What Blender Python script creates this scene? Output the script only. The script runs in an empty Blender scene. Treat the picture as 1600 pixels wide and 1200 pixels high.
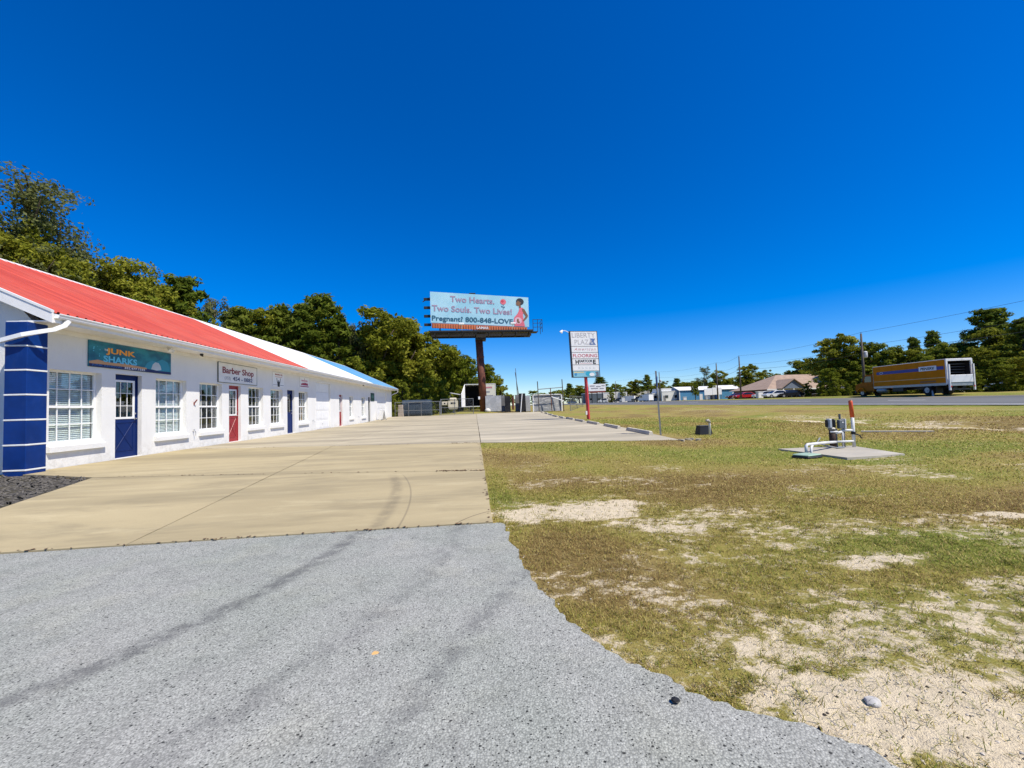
import bpy, bmesh, math, random
import numpy as np
from mathutils import Vector, Matrix

rnd = random.Random(7)
rng = np.random.default_rng(11)
scene = bpy.context.scene
col = scene.collection

# ------------------------------------------------------------------ camera
CAM_H = 1.2
YAW = math.radians(5.245)      # building runs along +Y, the lens looks a little to the right of it
PITCH = math.radians(2.3)
ROLL = 0.03
FPX = 640.0
fw = Vector((math.sin(YAW) * math.cos(PITCH), math.cos(YAW) * math.cos(PITCH), math.sin(PITCH)))
rt = Vector((math.cos(YAW), -math.sin(YAW), 0))
up = rt.cross(fw)
r2 = rt * math.cos(ROLL) - up * math.sin(ROLL)
u2 = rt * math.sin(ROLL) + up * math.cos(ROLL)
cam_d = bpy.data.cameras.new('camera')
cam_d.sensor_width = 36.0
cam_d.lens = 36.0 * FPX / 1600.0
cam_d.shift_y = 7.5 / 1600.0
cam_d.clip_start = 0.05
cam_d.clip_end = 6000
cam = bpy.data.objects.new('camera', cam_d)
col.objects.link(cam)
cam.matrix_world = Matrix(((r2.x, u2.x, -fw.x, 0), (r2.y, u2.y, -fw.y, 0), (r2.z, u2.z, -fw.z, CAM_H), (0, 0, 0, 1)))
scene.camera = cam

# ------------------------------------------------------------------ sky and sun
SUN_EL = math.radians(56)
SUN_AZ = math.radians(128)     # clockwise from +Y
world = bpy.data.worlds.new('World')
scene.world = world
world.use_nodes = True
wn = world.node_tree.nodes
wl = world.node_tree.links
bg = wn['Background']
sky = wn.new('ShaderNodeTexSky')
sky.sky_type = 'NISHITA'
sky.sun_disc = False
sky.sun_elevation = SUN_EL
sky.sun_rotation = SUN_AZ
sky.altitude = 0
sky.air_density = 1.0
sky.dust_density = 0.0
sky.ozone_density = 10.0
hsv = wn.new('ShaderNodeHueSaturation')
hsv.inputs['Saturation'].default_value = 1.35
hsv.inputs['Hue'].default_value = 0.512
wl.new(sky.outputs[0], hsv.inputs['Color'])
wl.new(hsv.outputs[0], bg.inputs['Color'])
bg.inputs['Strength'].default_value = 0.121

sun_d = bpy.data.lights.new('sun', 'SUN')
sun_d.energy = 5.0
sun_d.angle = math.radians(0.53)
sun_d.color = (1.0, 0.93, 0.81)
sun = bpy.data.objects.new('sun', sun_d)
col.objects.link(sun)
sdir = Vector((math.sin(SUN_AZ) * math.cos(SUN_EL), math.cos(SUN_AZ) * math.cos(SUN_EL), math.sin(SUN_EL)))
sun.rotation_euler = (-sdir).to_track_quat('-Z', 'Y').to_euler()
sun.location = sdir * 60

scene.view_settings.view_transform = 'Standard'
scene.view_settings.look = 'None'
scene.view_settings.exposure = 0.35
scene.view_settings.gamma = 1.0
scene.view_settings.use_curve_mapping = False
scene.cycles.max_bounces = 6
scene.cycles.transparent_max_bounces = 12
scene.cycles.use_denoising = True

# ------------------------------------------------------------------ materials
def srgb(r, g, b):
    return tuple((c / 255 / 12.92) if c / 255 <= 0.04045 else ((c / 255 + 0.055) / 1.055) ** 2.4 for c in (r, g, b))

class NT:
    """small helper round one node tree"""
    def __init__(s, name):
        s.m = bpy.data.materials.new(name); s.m.use_nodes = True
        s.n = s.m.node_tree.nodes; s.l = s.m.node_tree.links
        s.b = s.n['Principled BSDF']
        s._pos = None
    def put(s, sock, v):
        if hasattr(v, 'is_linked') or hasattr(v, 'links'): s.l.new(v, sock)
        elif isinstance(v, (tuple, list)) and len(v) == 3 and sock.type == 'RGBA': sock.default_value = (*v, 1)
        else: sock.default_value = v
    def pos(s, obj=False):
        if obj:
            return s.n.new('ShaderNodeTexCoord').outputs['Object']
        if s._pos is None: s._pos = s.n.new('ShaderNodeNewGeometry').outputs['Position']
        return s._pos
    def mapping(s, vec, scale=(1, 1, 1), rot=(0, 0, 0), loc=(0, 0, 0)):
        k = s.n.new('ShaderNodeMapping'); s.l.new(vec, k.inputs['Vector'])
        k.inputs['Scale'].default_value = scale; k.inputs['Rotation'].default_value = rot; k.inputs['Location'].default_value = loc
        return k.outputs[0]
    def noise(s, vec, scale=5, detail=4, rough=.55, dist=0):
        k = s.n.new('ShaderNodeTexNoise'); s.l.new(vec, k.inputs['Vector'])
        k.inputs['Scale'].default_value = scale; k.inputs['Detail'].default_value = detail
        k.inputs['Roughness'].default_value = rough; k.inputs['Distortion'].default_value = dist
        return k.outputs['Fac']
    def voro(s, vec, scale=50, feature='F1'):
        k = s.n.new('ShaderNodeTexVoronoi'); s.l.new(vec, k.inputs['Vector']); k.feature = feature
        k.inputs['Scale'].default_value = scale
        return k
    def ramp(s, fac, stops, interp='LINEAR'):
        k = s.n.new('ShaderNodeValToRGB'); s.put(k.inputs[0], fac); k.color_ramp.interpolation = interp
        e = k.color_ramp.elements
        while len(e) < len(stops): e.new(0.5)
        for i, (p, c) in enumerate(stops):
            e[i].position = p
            e[i].color = (c, c, c, 1) if isinstance(c, (int, float)) else (*c, 1)
        return k.outputs[0]
    def mix(s, fac, a, b, mode='MIX'):
        k = s.n.new('ShaderNodeMixRGB'); k.blend_type = mode
        s.put(k.inputs[0], fac); s.put(k.inputs[1], a); s.put(k.inputs[2], b)
        return k.outputs[0]
    def math(s, op, a, b=0.0, c=None, clamp=False):
        k = s.n.new('ShaderNodeMath'); k.operation = op; k.use_clamp = clamp
        s.put(k.inputs[0], a); s.put(k.inputs[1], b)
        if c is not None: s.put(k.inputs[2], c)
        return k.outputs[0]
    def attr(s, name):
        k = s.n.new('ShaderNodeAttribute'); k.attribute_name = name
        return k
    def smooth(s, v, lo, hi, a=0.0, b=1.0):
        k = s.n.new('ShaderNodeMapRange'); k.interpolation_type = 'SMOOTHSTEP'
        s.put(k.inputs[0], v); k.inputs[1].default_value = lo; k.inputs[2].default_value = hi
        k.inputs[3].default_value = a; k.inputs[4].default_value = b
        return k.outputs[0]
    def bump(s, h, strength=.3, dist=.01):
        k = s.n.new('ShaderNodeBump'); s.l.new(h, k.inputs['Height'])
        k.inputs['Strength'].default_value = strength; k.inputs['Distance'].default_value = dist
        s.l.new(k.outputs[0], s.b.inputs['Normal'])
    def done(s, color, rough=.6, metal=0, spec=.4):
        s.put(s.b.inputs['Base Color'], color); s.put(s.b.inputs['Roughness'], rough)
        s.b.inputs['Metallic'].default_value = metal; s.b.inputs['Specular IOR Level'].default_value = spec
        return s.m

MATS = {}
def flat(name, color, rough=.55, var=.12, scale=3.0, bump=0, bscale=60, metal=0, spec=.4, dirt=0, dirtcol=(.12, .09, .06)):
    """painted / moulded surface: base colour with mild mottling, optional grime and relief"""
    if name in MATS: return MATS[name]
    t = NT(name)
    p = t.pos()
    n1 = t.noise(p, scale, 5, .6)
    c = t.mix(t.smooth(n1, .3, .7), tuple(v * (1 - var) for v in color), tuple(min(1, v * (1 + var * .6)) for v in color))
    if dirt:
        n2 = t.noise(t.mapping(p, (1, 1, .35)), scale * 2.3, 6, .7)
        c = t.mix(t.smooth(n2, .52, .78, 0, dirt), c, dirtcol)
    if bump:
        t.bump(t.noise(p, bscale, 4, .6), bump, .01)
    MATS[name] = t.done(c, rough, metal, spec)
    return MATS[name]

# ------------------------------------------------------------------ mesh helpers
class MB:
    def __init__(s): s.v = []; s.f = []; s.mi = []
    def add(s, vs, fs):
        o = len(s.v); s.v += [tuple(p) for p in vs]; s.f += [tuple(i + o for i in f) for f in fs]
        return s
    def box(s, x0, x1, y0, y1, z0, z1):
        return s.add([(x0, y0, z0), (x1, y0, z0), (x1, y1, z0), (x0, y1, z0), (x0, y0, z1), (x1, y0, z1), (x1, y1, z1), (x0, y1, z1)],
                     [(0, 3, 2, 1), (4, 5, 6, 7), (0, 1, 5, 4), (1, 2, 6, 5), (2, 3, 7, 6), (3, 0, 4, 7)])
    def cbox(s, x0, x1, y0, y1, z0, z1, b=.01):
        """box with chamfered edges"""
        b = min(b, (x1 - x0) * .45, (y1 - y0) * .45, (z1 - z0) * .45)
        bm = bmesh.new()
        m = MB().box(x0, x1, y0, y1, z0, z1)
        vs = [bm.verts.new(p) for p in m.v]
        for f in m.f: bm.faces.new([vs[i] for i in f])
        bmesh.ops.bevel(bm, geom=bm.edges[:], offset=b, segments=1, affect='EDGES')
        bm.verts.index_update()
        s.add([v.co[:] for v in bm.verts], [[v.index for v in f.verts] for f in bm.faces])
        bm.free(); return s
    def tube(s, pts, rad, n=8, cap=True):
        pts = [Vector(p) for p in pts]
        rads = rad if isinstance(rad, (list, tuple)) else [rad] * len(pts)
        o = len(s.v); prev = None
        for i, p in enumerate(pts):
            d = (pts[min(i + 1, len(pts) - 1)] - pts[max(i - 1, 0)]).normalized()
            a = prev if prev is not None else (Vector((0, 0, 1)) if abs(d.z) < .9 else Vector((1, 0, 0)))
            x = (a - d * a.dot(d)).normalized(); prev = x
            y = d.cross(x)
            for k in range(n):
                t = 2 * math.pi * k / n
                s.v.append(tuple(p + (x * math.cos(t) + y * math.sin(t)) * rads[i]))
        for i in range(len(pts) - 1):
            for k in range(n):
                k2 = (k + 1) % n
                s.f.append((o + i * n + k, o + i * n + k2, o + (i + 1) * n + k2, o + (i + 1) * n + k))
        if cap:
            s.f.append(tuple(o + k for k in reversed(range(n))))
            s.f.append(tuple(o + (len(pts) - 1) * n + k for k in range(n)))
        return s
    def prism(s, poly, origin, U, V, N, d):
        """poly in (u,v), extruded from origin along N by d"""
        o = Vector(origin); U = Vector(U); V = Vector(V); N = Vector(N)
        k = len(poly)
        vs = [o + U * a + V * b for a, b in poly] + [o + U * a + V * b + N * d for a, b in poly]
        fs = [tuple(reversed(range(k))), tuple(range(k, 2 * k))] + [(i, (i + 1) % k, (i + 1) % k + k, i + k) for i in range(k)]
        return s.add(vs, fs)
    def lathe(s, prof, c=(0, 0, 0), n=16):
        o = len(s.v)
        for r, z in prof:
            for k in range(n):
                t = 2 * math.pi * k / n
                s.v.append((c[0] + r * math.cos(t), c[1] + r * math.sin(t), c[2] + z))
        for i in range(len(prof) - 1):
            for k in range(n):
                k2 = (k + 1) % n
                s.f.append((o + i * n + k, o + i * n + k2, o + (i + 1) * n + k2, o + (i + 1) * n + k))
        s.f.append(tuple(o + k for k in reversed(range(n)))); s.f.append(tuple(o + (len(prof) - 1) * n + k for k in range(n)))
        return s
    def mesh(s, name, mat=None, smooth=False):
        me = bpy.data.meshes.new(name)
        me.from_pydata(s.v, [], s.f)
        if mat: me.materials.append(mat)
        if smooth: me.polygons.foreach_set('use_smooth', [True] * len(me.polygons))
        me.update()
        return me

def put(name, me, parent=None, loc=(0, 0, 0), rot=(0, 0, 0), scale=(1, 1, 1)):
    o = bpy.data.objects.new(name, me); col.objects.link(o)
    o.location = loc; o.rotation_euler = rot; o.scale = scale
    if parent is not None: o.parent = parent
    return o

def part(name, mb, mat, parent, smooth=False, **kw):
    return put(name, mb.mesh(name, mat, smooth), parent, **kw)

def tag(o, label=None, cat=None, group=None, kind=None):
    if label: o['label'] = label
    if cat: o['category'] = cat
    if group: o['group'] = group
    if kind: o['kind'] = kind
    return o

def thing(name, label, cat, loc=(0, 0, 0), rz=0, group=None):
    o = bpy.data.objects.new(name, None); col.objects.link(o)
    o.empty_display_size = .2
    o.location = loc; o.rotation_euler = (0, 0, rz)
    return tag(o, label, cat, group)

def copy_tree(root, loc=None, rz=None, label=None, group=None, parent=None):
    r = root.copy(); col.objects.link(r); r.parent = parent
    if loc is not None: r.location = loc
    if rz is not None: r.rotation_euler = (0, 0, rz)
    if label: r['label'] = label
    if group: r['group'] = group
    for ch in root.children: copy_tree(ch, parent=r)
    return r

def text_mb(body, h, w=None, bold=.0, thick=.004, shear=0.0, space=1.0):
    """lettering as a mesh lying in the xy plane, lower left corner at 0,0; h cap height, w total width"""
    c = bpy.data.curves.new('lettering', 'FONT'); c.body = body; c.size = 1; c.offset = bold; c.shear = shear
    c.space_character = space; c.resolution_u = 3; c.extrude = .02
    o = bpy.data.objects.new('lettering', c); col.objects.link(o)
    dg = bpy.context.evaluated_depsgraph_get()
    me = bpy.data.meshes.new_from_object(o.evaluated_get(dg))
    vs = np.array([v.co[:] for v in me.vertices]); fs = [tuple(p.vertices) for p in me.polygons]
    bpy.data.objects.remove(o); bpy.data.curves.remove(c); bpy.data.meshes.remove(me)
    mn = vs.min(0); mx = vs.max(0)
    sy = h / .70 if any(ch in body for ch in 'gjpqy,()') else h / (mx[1] - mn[1])
    sx = (w / (mx[0] - mn[0])) if w else sy
    vs[:, 0] = (vs[:, 0] - mn[0]) * sx
    vs[:, 1] = vs[:, 1] * sy if any(ch in body for ch in 'gjpqy,()') else (vs[:, 1] - mn[1]) * sy
    vs[:, 2] = (vs[:, 2] - mn[2]) / (mx[2] - mn[2]) * thick
    return vs, fs

def lettering(body, mat, parent, origin, U, V, N, h, w=None, name='lettering', **kw):
    vs, fs = text_mb(body, h, w, **kw)
    o = Vector(origin); U = Vector(U); V = Vector(V); N = Vector(N)
    mb = MB(); mb.add([o + U * a + V * b + N * c for a, b, c in vs.tolist()], fs)
    return part(name, mb, mat, parent)

def ell(cx, cy, rx, ry, n=20, a0=0):
    return [(cx + rx * math.cos(a0 + 2 * math.pi * i / n), cy + ry * math.sin(a0 + 2 * math.pi * i / n)) for i in range(n)]

# smooth value noise on the ground plane
def _hash(ix, iy, seed):
    h = (ix.astype(np.int64) * 374761393 + iy.astype(np.int64) * 668265263 + seed * 974711) & 0x7fffffff
    h = ((h ^ (h >> 13)) * 1274126177) & 0x7fffffff
    return ((h ^ (h >> 16)) & 0xffff) / 65535.0
def vnoise(x, y, seed=0):
    ix = np.floor(x); iy = np.floor(y); fx = x - ix; fy = y - iy
    fx = fx * fx * (3 - 2 * fx); fy = fy * fy * (3 - 2 * fy)
    a = _hash(ix, iy, seed); b = _hash(ix + 1, iy, seed); c = _hash(ix, iy + 1, seed); d = _hash(ix + 1, iy + 1, seed)
    return (a * (1 - fx) + b * fx) * (1 - fy) + (c * (1 - fx) + d * fx) * fy
def fbm(x, y, seed=0, oct=4):
    s = 0; a = .5; t = 0
    for i in range(oct):
        s = s + a * vnoise(x * 2 ** i, y * 2 ** i, seed + i * 17); t += a; a *= .55
    return s / t
def sstep(e0, e1, x):
    t = np.clip((x - e0) / (e1 - e0), 0, 1); return t * t * (3 - 2 * t)

def bearing(px):
    """tangent of the direction, measured from +Y, of a column of the photograph (survey of far things)"""
    return math.tan(math.atan((px - 800) / FPX) + YAW)
# ================================================================== SETTING: terrain, pavement, road
def zlot(Y): return .25 * sstep(36, 54, np.asarray(Y, float))
def zroad(X, Y):
    zn = .32 + .0047 * np.clip(Y - 26.6, -60, 95)
    return zn + .041 * np.clip(X - 34, -1.5, 11)
def zt(X, Y):
    X = np.asarray(X, float); Y = np.asarray(Y, float)
    back = .25 * sstep(36, 54, Y) * sstep(-9, -4, X) + .38 * sstep(53, 62, Y) * sstep(-7, 0, X) + .15 * sstep(60, 120, Y)
    bank = sstep(20.5, 33, X)
    right = bank * zroad(np.maximum(X, 32.6), Y) + .20 * sstep(45.3, 49, X) + .14 * sstep(50, 62, X)
    swale = -.20 * np.exp(-((X - 19.0) / 2.0) ** 2) * sstep(52, 36, Y)
    return np.minimum(back * (1 - bank) + right, 1.12) + swale
def ztf(X, Y): return float(zt(np.array([X]), np.array([Y]))[0])

# bare sand: soft ellipses (x, y, rx, ry, weight)
SAND = [(2.0, 1.9, 1.5, .8, .50), (1.3, 3.0, .9, .6, .32), (2.6, 3.6, 1.6, .7, .28), (1.15, 4.65, 1.0, .42, 1.0), (.55, 4.62, .45, .40, .9), (1.75, 3.95, .6, .35, .6), (2.45, 4.3, .8, .28, .5), (3.05, 2.82, .55, .16, .75),
        (5.15, 3.58, .35, .15, 1.0), (1.2, 2.35, .5, .28, .45), (1.45, 1.95, .7, .3, .55), (1.62, 1.42, .62, .30, 1.0), (1.30, 1.62, .35, .22, .8),
        (2.1, 1.3, .8, .32, .8), (2.3, 1.85, .8, .3, .5), (3.4, 2.35, .5, .14, .55), (4.4, 4.7, 1.0, .22, .3), (2.2, 5.3, .9, .16, .3), (.75, 6.2, .35, .2, .5),
        (2.05, 2.95, .6, .25, .35), (3.7, 3.4, .8, .2, .3),
        (18.1, 19.4, 2.3, 2.0, .75), (16.6, 14.0, 1.8, 1.7, .7), (17.3, 11.5, 1.6, 1.6, .6), (19.4, 16.5, 2.0, 2.8, .5), (20.5, 24, 2, 4, .4), (24, 40, 3, 9, .25), (29, 22, 1.2, 20, .25),
        (2.0, 7.6, 1.2, .5, .12), (5.5, 6.3, 1.4, .4, .2)]
def sandf(X, Y):
    s = np.zeros_like(X, dtype=float)
    wob = 1.5 * (fbm(X * 2.6, Y * 3.4, 5) - .5)
    for x, y, a, b, w in SAND:
        q = np.sqrt(((X - x) / a) ** 2 + ((Y - y) / b) ** 2) + wob
        s = np.maximum(s, w * (1 - sstep(.25, 1.45, q)))
    n = fbm(X * .9 + 9, Y * 1.4, 21)
    s = np.maximum(s, .42 * sstep(.50, .68, n) * sstep(14, 4, Y) * sstep(-1, 1, X))
    return s
def tonef(X, Y):
    """0 brown thatch .. 1 fresh green"""
    t = fbm(X * .35 + 3, Y * .35, 33, 3)
    t = .43 - .19 * sstep(9, 4, Y) + 1.7 * (t - .5)
    for x, y, a, b, w in [(3.9, 3.0, 1.6, .5, .55), (6.5, 5.2, 3, 1.0, .35), (9.2, 7.8, 1.6, .7, .5), (7.2, 6.9, 1, .3, .4), (4.6, 4.9, .8, .3, .3), (2.6, 2.1, 1.0, .4, .2), (33, 30, 2.2, 60, .3), (47, 40, 2, 50, .5), (.35, 5.5, .25, 2.4, .3), (12, 20, 6, 4, .22), (14, 9, 5, 2, .3)]:
        q = np.sqrt(((X - x) / a) ** 2 + ((Y - y) / b) ** 2); t = t + w * (1 - sstep(.4, 1.2, q))
    for x, y, a, b, w in [(.9, 6.6, 1.3, 1.2, .45), (.8, 3.2, .7, .8, .35), (1.0, 9.5, 1.2, 2.5, .3), (24, 45, 6, 14, .3), (1.1, 2.7, .6, .5, .2)]:
        q = np.sqrt(((X - x) / a) ** 2 + ((Y - y) / b) ** 2); t = t - w * (1 - sstep(.4, 1.2, q))
    return np.clip(t, 0, 1)

def axis(segs):
    out = []
    for a, b, st in segs: out += list(np.arange(a, b, st))
    out.append(segs[-1][1]); return np.array(out)
gx = axis([(-900, -120, 60), (-120, -24, 8), (-24, 0, 1.0), (0, 6.4, .055), (6.4, 14, .13), (14, 24, .22), (24, 33, .6), (33, 50, .8), (50, 70, 2.5), (70, 140, 10), (140, 1500, 90)])
gy = axis([(-300, -20, 20), (-20, .8, .8), (.8, 6.4, .055), (6.4, 15, .13), (15, 32, .35), (32, 66, .9), (66, 140, 5), (140, 400, 20), (400, 2500, 150)])
GX, GY = np.meshgrid(gx, gy)
GZ = zt(GX, GY)
rough = (fbm(GX * 6, GY * 6, 2) - .5) * .03 + (fbm(GX * 1.3, GY * 1.3, 8) - .5) * .05
rough += (fbm(GX * .9, GY * .9, 14, 5) - .5) * .5 * np.exp(-((GX - 18.5) / 2.2) ** 2) * sstep(45, 25, GY)
near_pave = sstep(.9, .2, GX) * sstep(16, 13.5, GY) * 1.0
def edge_rise(X, Y):
    a = np.exp(-((13.52 - .28 * (X - .16) - Y) / .30) ** 2) * (X > .1) * (X < 6.4)
    b = np.exp(-((X - .17) / .22) ** 2) * (Y > 4.4) * (Y < 13.6)
    return .026 * np.maximum(a, b)
GZ = GZ - .028 + edge_rise(GX, GY) + rough * (1 - .6 * near_pave) * sstep(70, 45, GX) * sstep(80, 50, GY)
def grid_mesh(name, X, Y, Z, mats, attrs=None, smooth=True):
    ny, nx = X.shape
    me = bpy.data.meshes.new(name)
    nv = nx * ny; idx = np.arange(nv).reshape(ny, nx)
    q = np.stack([idx[:-1, :-1], idx[:-1, 1:], idx[1:, 1:], idx[1:, :-1]], -1).reshape(-1, 4)
    me.vertices.add(nv); me.vertices.foreach_set('co', np.stack([X, Y, Z], -1).astype(np.float32).ravel())
    me.loops.add(q.size); me.loops.foreach_set('vertex_index', q.astype(np.int32).ravel())
    me.polygons.add(len(q)); me.polygons.foreach_set('loop_start', (np.arange(len(q)) * 4).astype(np.int32))
    me.polygons.foreach_set('use_smooth', np.full(len(q), smooth))
    for m in mats: me.materials.append(m)
    for k, a in (attrs or {}).items():
        at = me.attributes.new(k, 'FLOAT', 'POINT'); at.data.foreach_set('value', a.astype(np.float32).ravel())
    me.update(calc_edges=True); me.validate()
    return me

SANDC = (.62, .525, .365)
def mat_ground():
    t = NT('turf_and_sand'); p = t.pos()
    sand = t.attr('sand').outputs['Fac']; tone = t.attr('tone').outputs['Fac']
    pm = t.mapping(p, (1, 1.5, 1))
    n1 = t.noise(pm, 7, 6, .62, .4); n2 = t.noise(p, 45, 5, .65); n3 = t.noise(p, 170, 3, .6); n4 = t.noise(p, 1.1, 4, .6)
    f = t.math('ADD', sand, t.math('MULTIPLY', t.math('SUBTRACT', n1, .5), 1.9))
    f = t.math('ADD', f, t.math('MULTIPLY', t.math('SUBTRACT', n2, .5), .9))
    f = t.smooth(f, .30, .66)
    tn = t.math('ADD', tone, t.math('MULTIPLY', t.math('SUBTRACT', n2, .5), 1.1))
    g = t.ramp(tn, [(0, (.17, .115, .042)), (.25, (.27, .205, .065)), (.5, (.25, .22, .050)), (.78, (.18, .195, .032)), (1, (.145, .185, .024))])
    g = t.mix(t.smooth(n3, .45, .75, 0, .55), g, (.40, .335, .115))
    g = t.mix(t.smooth(n3, .5, .28, 0, .45), g, (.10, .075, .03))
    g = t.mix(t.smooth(n4, .4, .65, 0, .3), g, (.31, .25, .09))
    s = t.ramp(t.noise(p, 14, 6, .7), [(.25, tuple(v * .72 for v in SANDC)), (.5, SANDC), (.75, tuple(v * 1.17 for v in SANDC))])
    vo = t.voro(p, 60); peb = t.smooth(vo.outputs['Distance'], .10, .16, 1, 0)
    sel = t.math('GREATER_THAN', t.noise(p, 33, 2), .56)
    s = t.mix(t.math('MULTIPLY', peb, sel), s, t.ramp(t.noise(p, 90, 1), [(.4, (.06, .05, .04)), (.5, (.62, .56, .45))], 'CONSTANT'))
    c = t.mix(f, g, s)
    h = t.math('ADD', t.math('MULTIPLY', n3, .6), t.math('MULTIPLY', n2, 1.0))
    t.bump(h, .8, .02)
    return t.done(c, .95, 0, .1)
ground = put('ground', grid_mesh('ground', GX, GY, GZ, [mat_ground()], {'sand': sandf(GX, GY), 'tone': tonef(GX, GY)}))
tag(ground, kind='structure')

# ---- asphalt driveway in the foreground
edge_pts = [(.16, 4.24), (.25, 4.16), (.29, 3.6), (.32, 3.15), (.37, 2.75), (.44, 2.39), (.52, 2.17), (.63, 1.96), (.76, 1.79), (.90, 1.64), (1.02, 1.53), (1.14, 1.43), (1.34, 1.25), (1.65, .98), (2.2, .45), (3.2, -.6), (5, -2.4), (9, -6)]
fine = []
for i in range(len(edge_pts) - 1):
    p0 = edge_pts[max(i - 1, 0)]; p1 = edge_pts[i]; p2 = edge_pts[i + 1]; p3 = edge_pts[min(i + 2, len(edge_pts) - 1)]
    L = math.dist(p1, p2); n = max(2, int(L / .02)) if i < 13 else 6
    for k in range(n):
        t = k / n
        cr = [.5 * (2 * p1[j] + (p2[j] - p0[j]) * t + (2 * p0[j] - 5 * p1[j] + 4 * p2[j] - p3[j]) * t * t + (3 * p1[j] - p0[j] - 3 * p2[j] + p3[j]) * t ** 3) for j in (0, 1)]
        fine.append(cr)
fe = np.array(fine)
wob = (fbm(fe[:, 0] * 5 + 40, fe[:, 1] * 5, 3, 2) - .5) * .09 + (fbm(fe[:, 0] * 22, fe[:, 1] * 22 + 7, 4, 3) - .5) * .075
fe[:, 0] += wob * .75; fe[:, 1] += wob * .5
asphalt_poly = [(-14, 4.02), (-4.25, 4.13), (-1.06, 4.23)] + [tuple(v) for v in fe] + [(9, -6), (9, -20), (-40, -20), (-40, 4.0)]
APOLY = np.array(asphalt_poly)
def inside(poly, X, Y):
    r = np.zeros(X.shape, bool); n = len(poly); j = n - 1
    for i in range(n):
        xi, yi = poly[i]; xj, yj = poly[j]
        if yi != yj:
            r ^= ((yi > Y) != (yj > Y)) & (X < (xj - xi) * (Y - yi) / (yj - yi) + xi)
        j = i
    return r
def circ(p, q, r):
    ax, ay = p; bx, by = q; cx, cy = r
    d = 2 * (ax * (by - cy) + bx * (cy - ay) + cx * (ay - by))
    ux = ((ax * ax + ay * ay) * (by - cy) + (bx * bx + by * by) * (cy - ay) + (cx * cx + cy * cy) * (ay - by)) / d
    uy = ((ax * ax + ay * ay) * (cx - bx) + (bx * bx + by * by) * (ax - cx) + (cx * cx + cy * cy) * (bx - ax)) / d
    return ux, uy, math.hypot(ax - ux, ay - uy)
def arc(t, p, pts, w, soft=.4):
    cx, cy, R = circ(*pts)
    k = t.n.new('ShaderNodeVectorMath'); k.operation = 'DISTANCE'
    t.l.new(t.mapping(p, (1, 1, 0)), k.inputs[0]); k.inputs[1].default_value = (cx, cy, 0)
    d = t.math('ABSOLUTE', t.math('SUBTRACT', k.outputs['Value'], R))
    return t.smooth(d, w * (1 - soft), w, 1, 0)
def gate_y(t, p, lo, hi, soft=.3):
    s = t.n.new('ShaderNodeSeparateXYZ'); t.l.new(p, s.inputs[0])
    return t.math('MULTIPLY', t.smooth(s.outputs['Y'], lo - soft, lo), t.smooth(s.outputs['Y'], hi, hi + soft, 1, 0)), s

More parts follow.
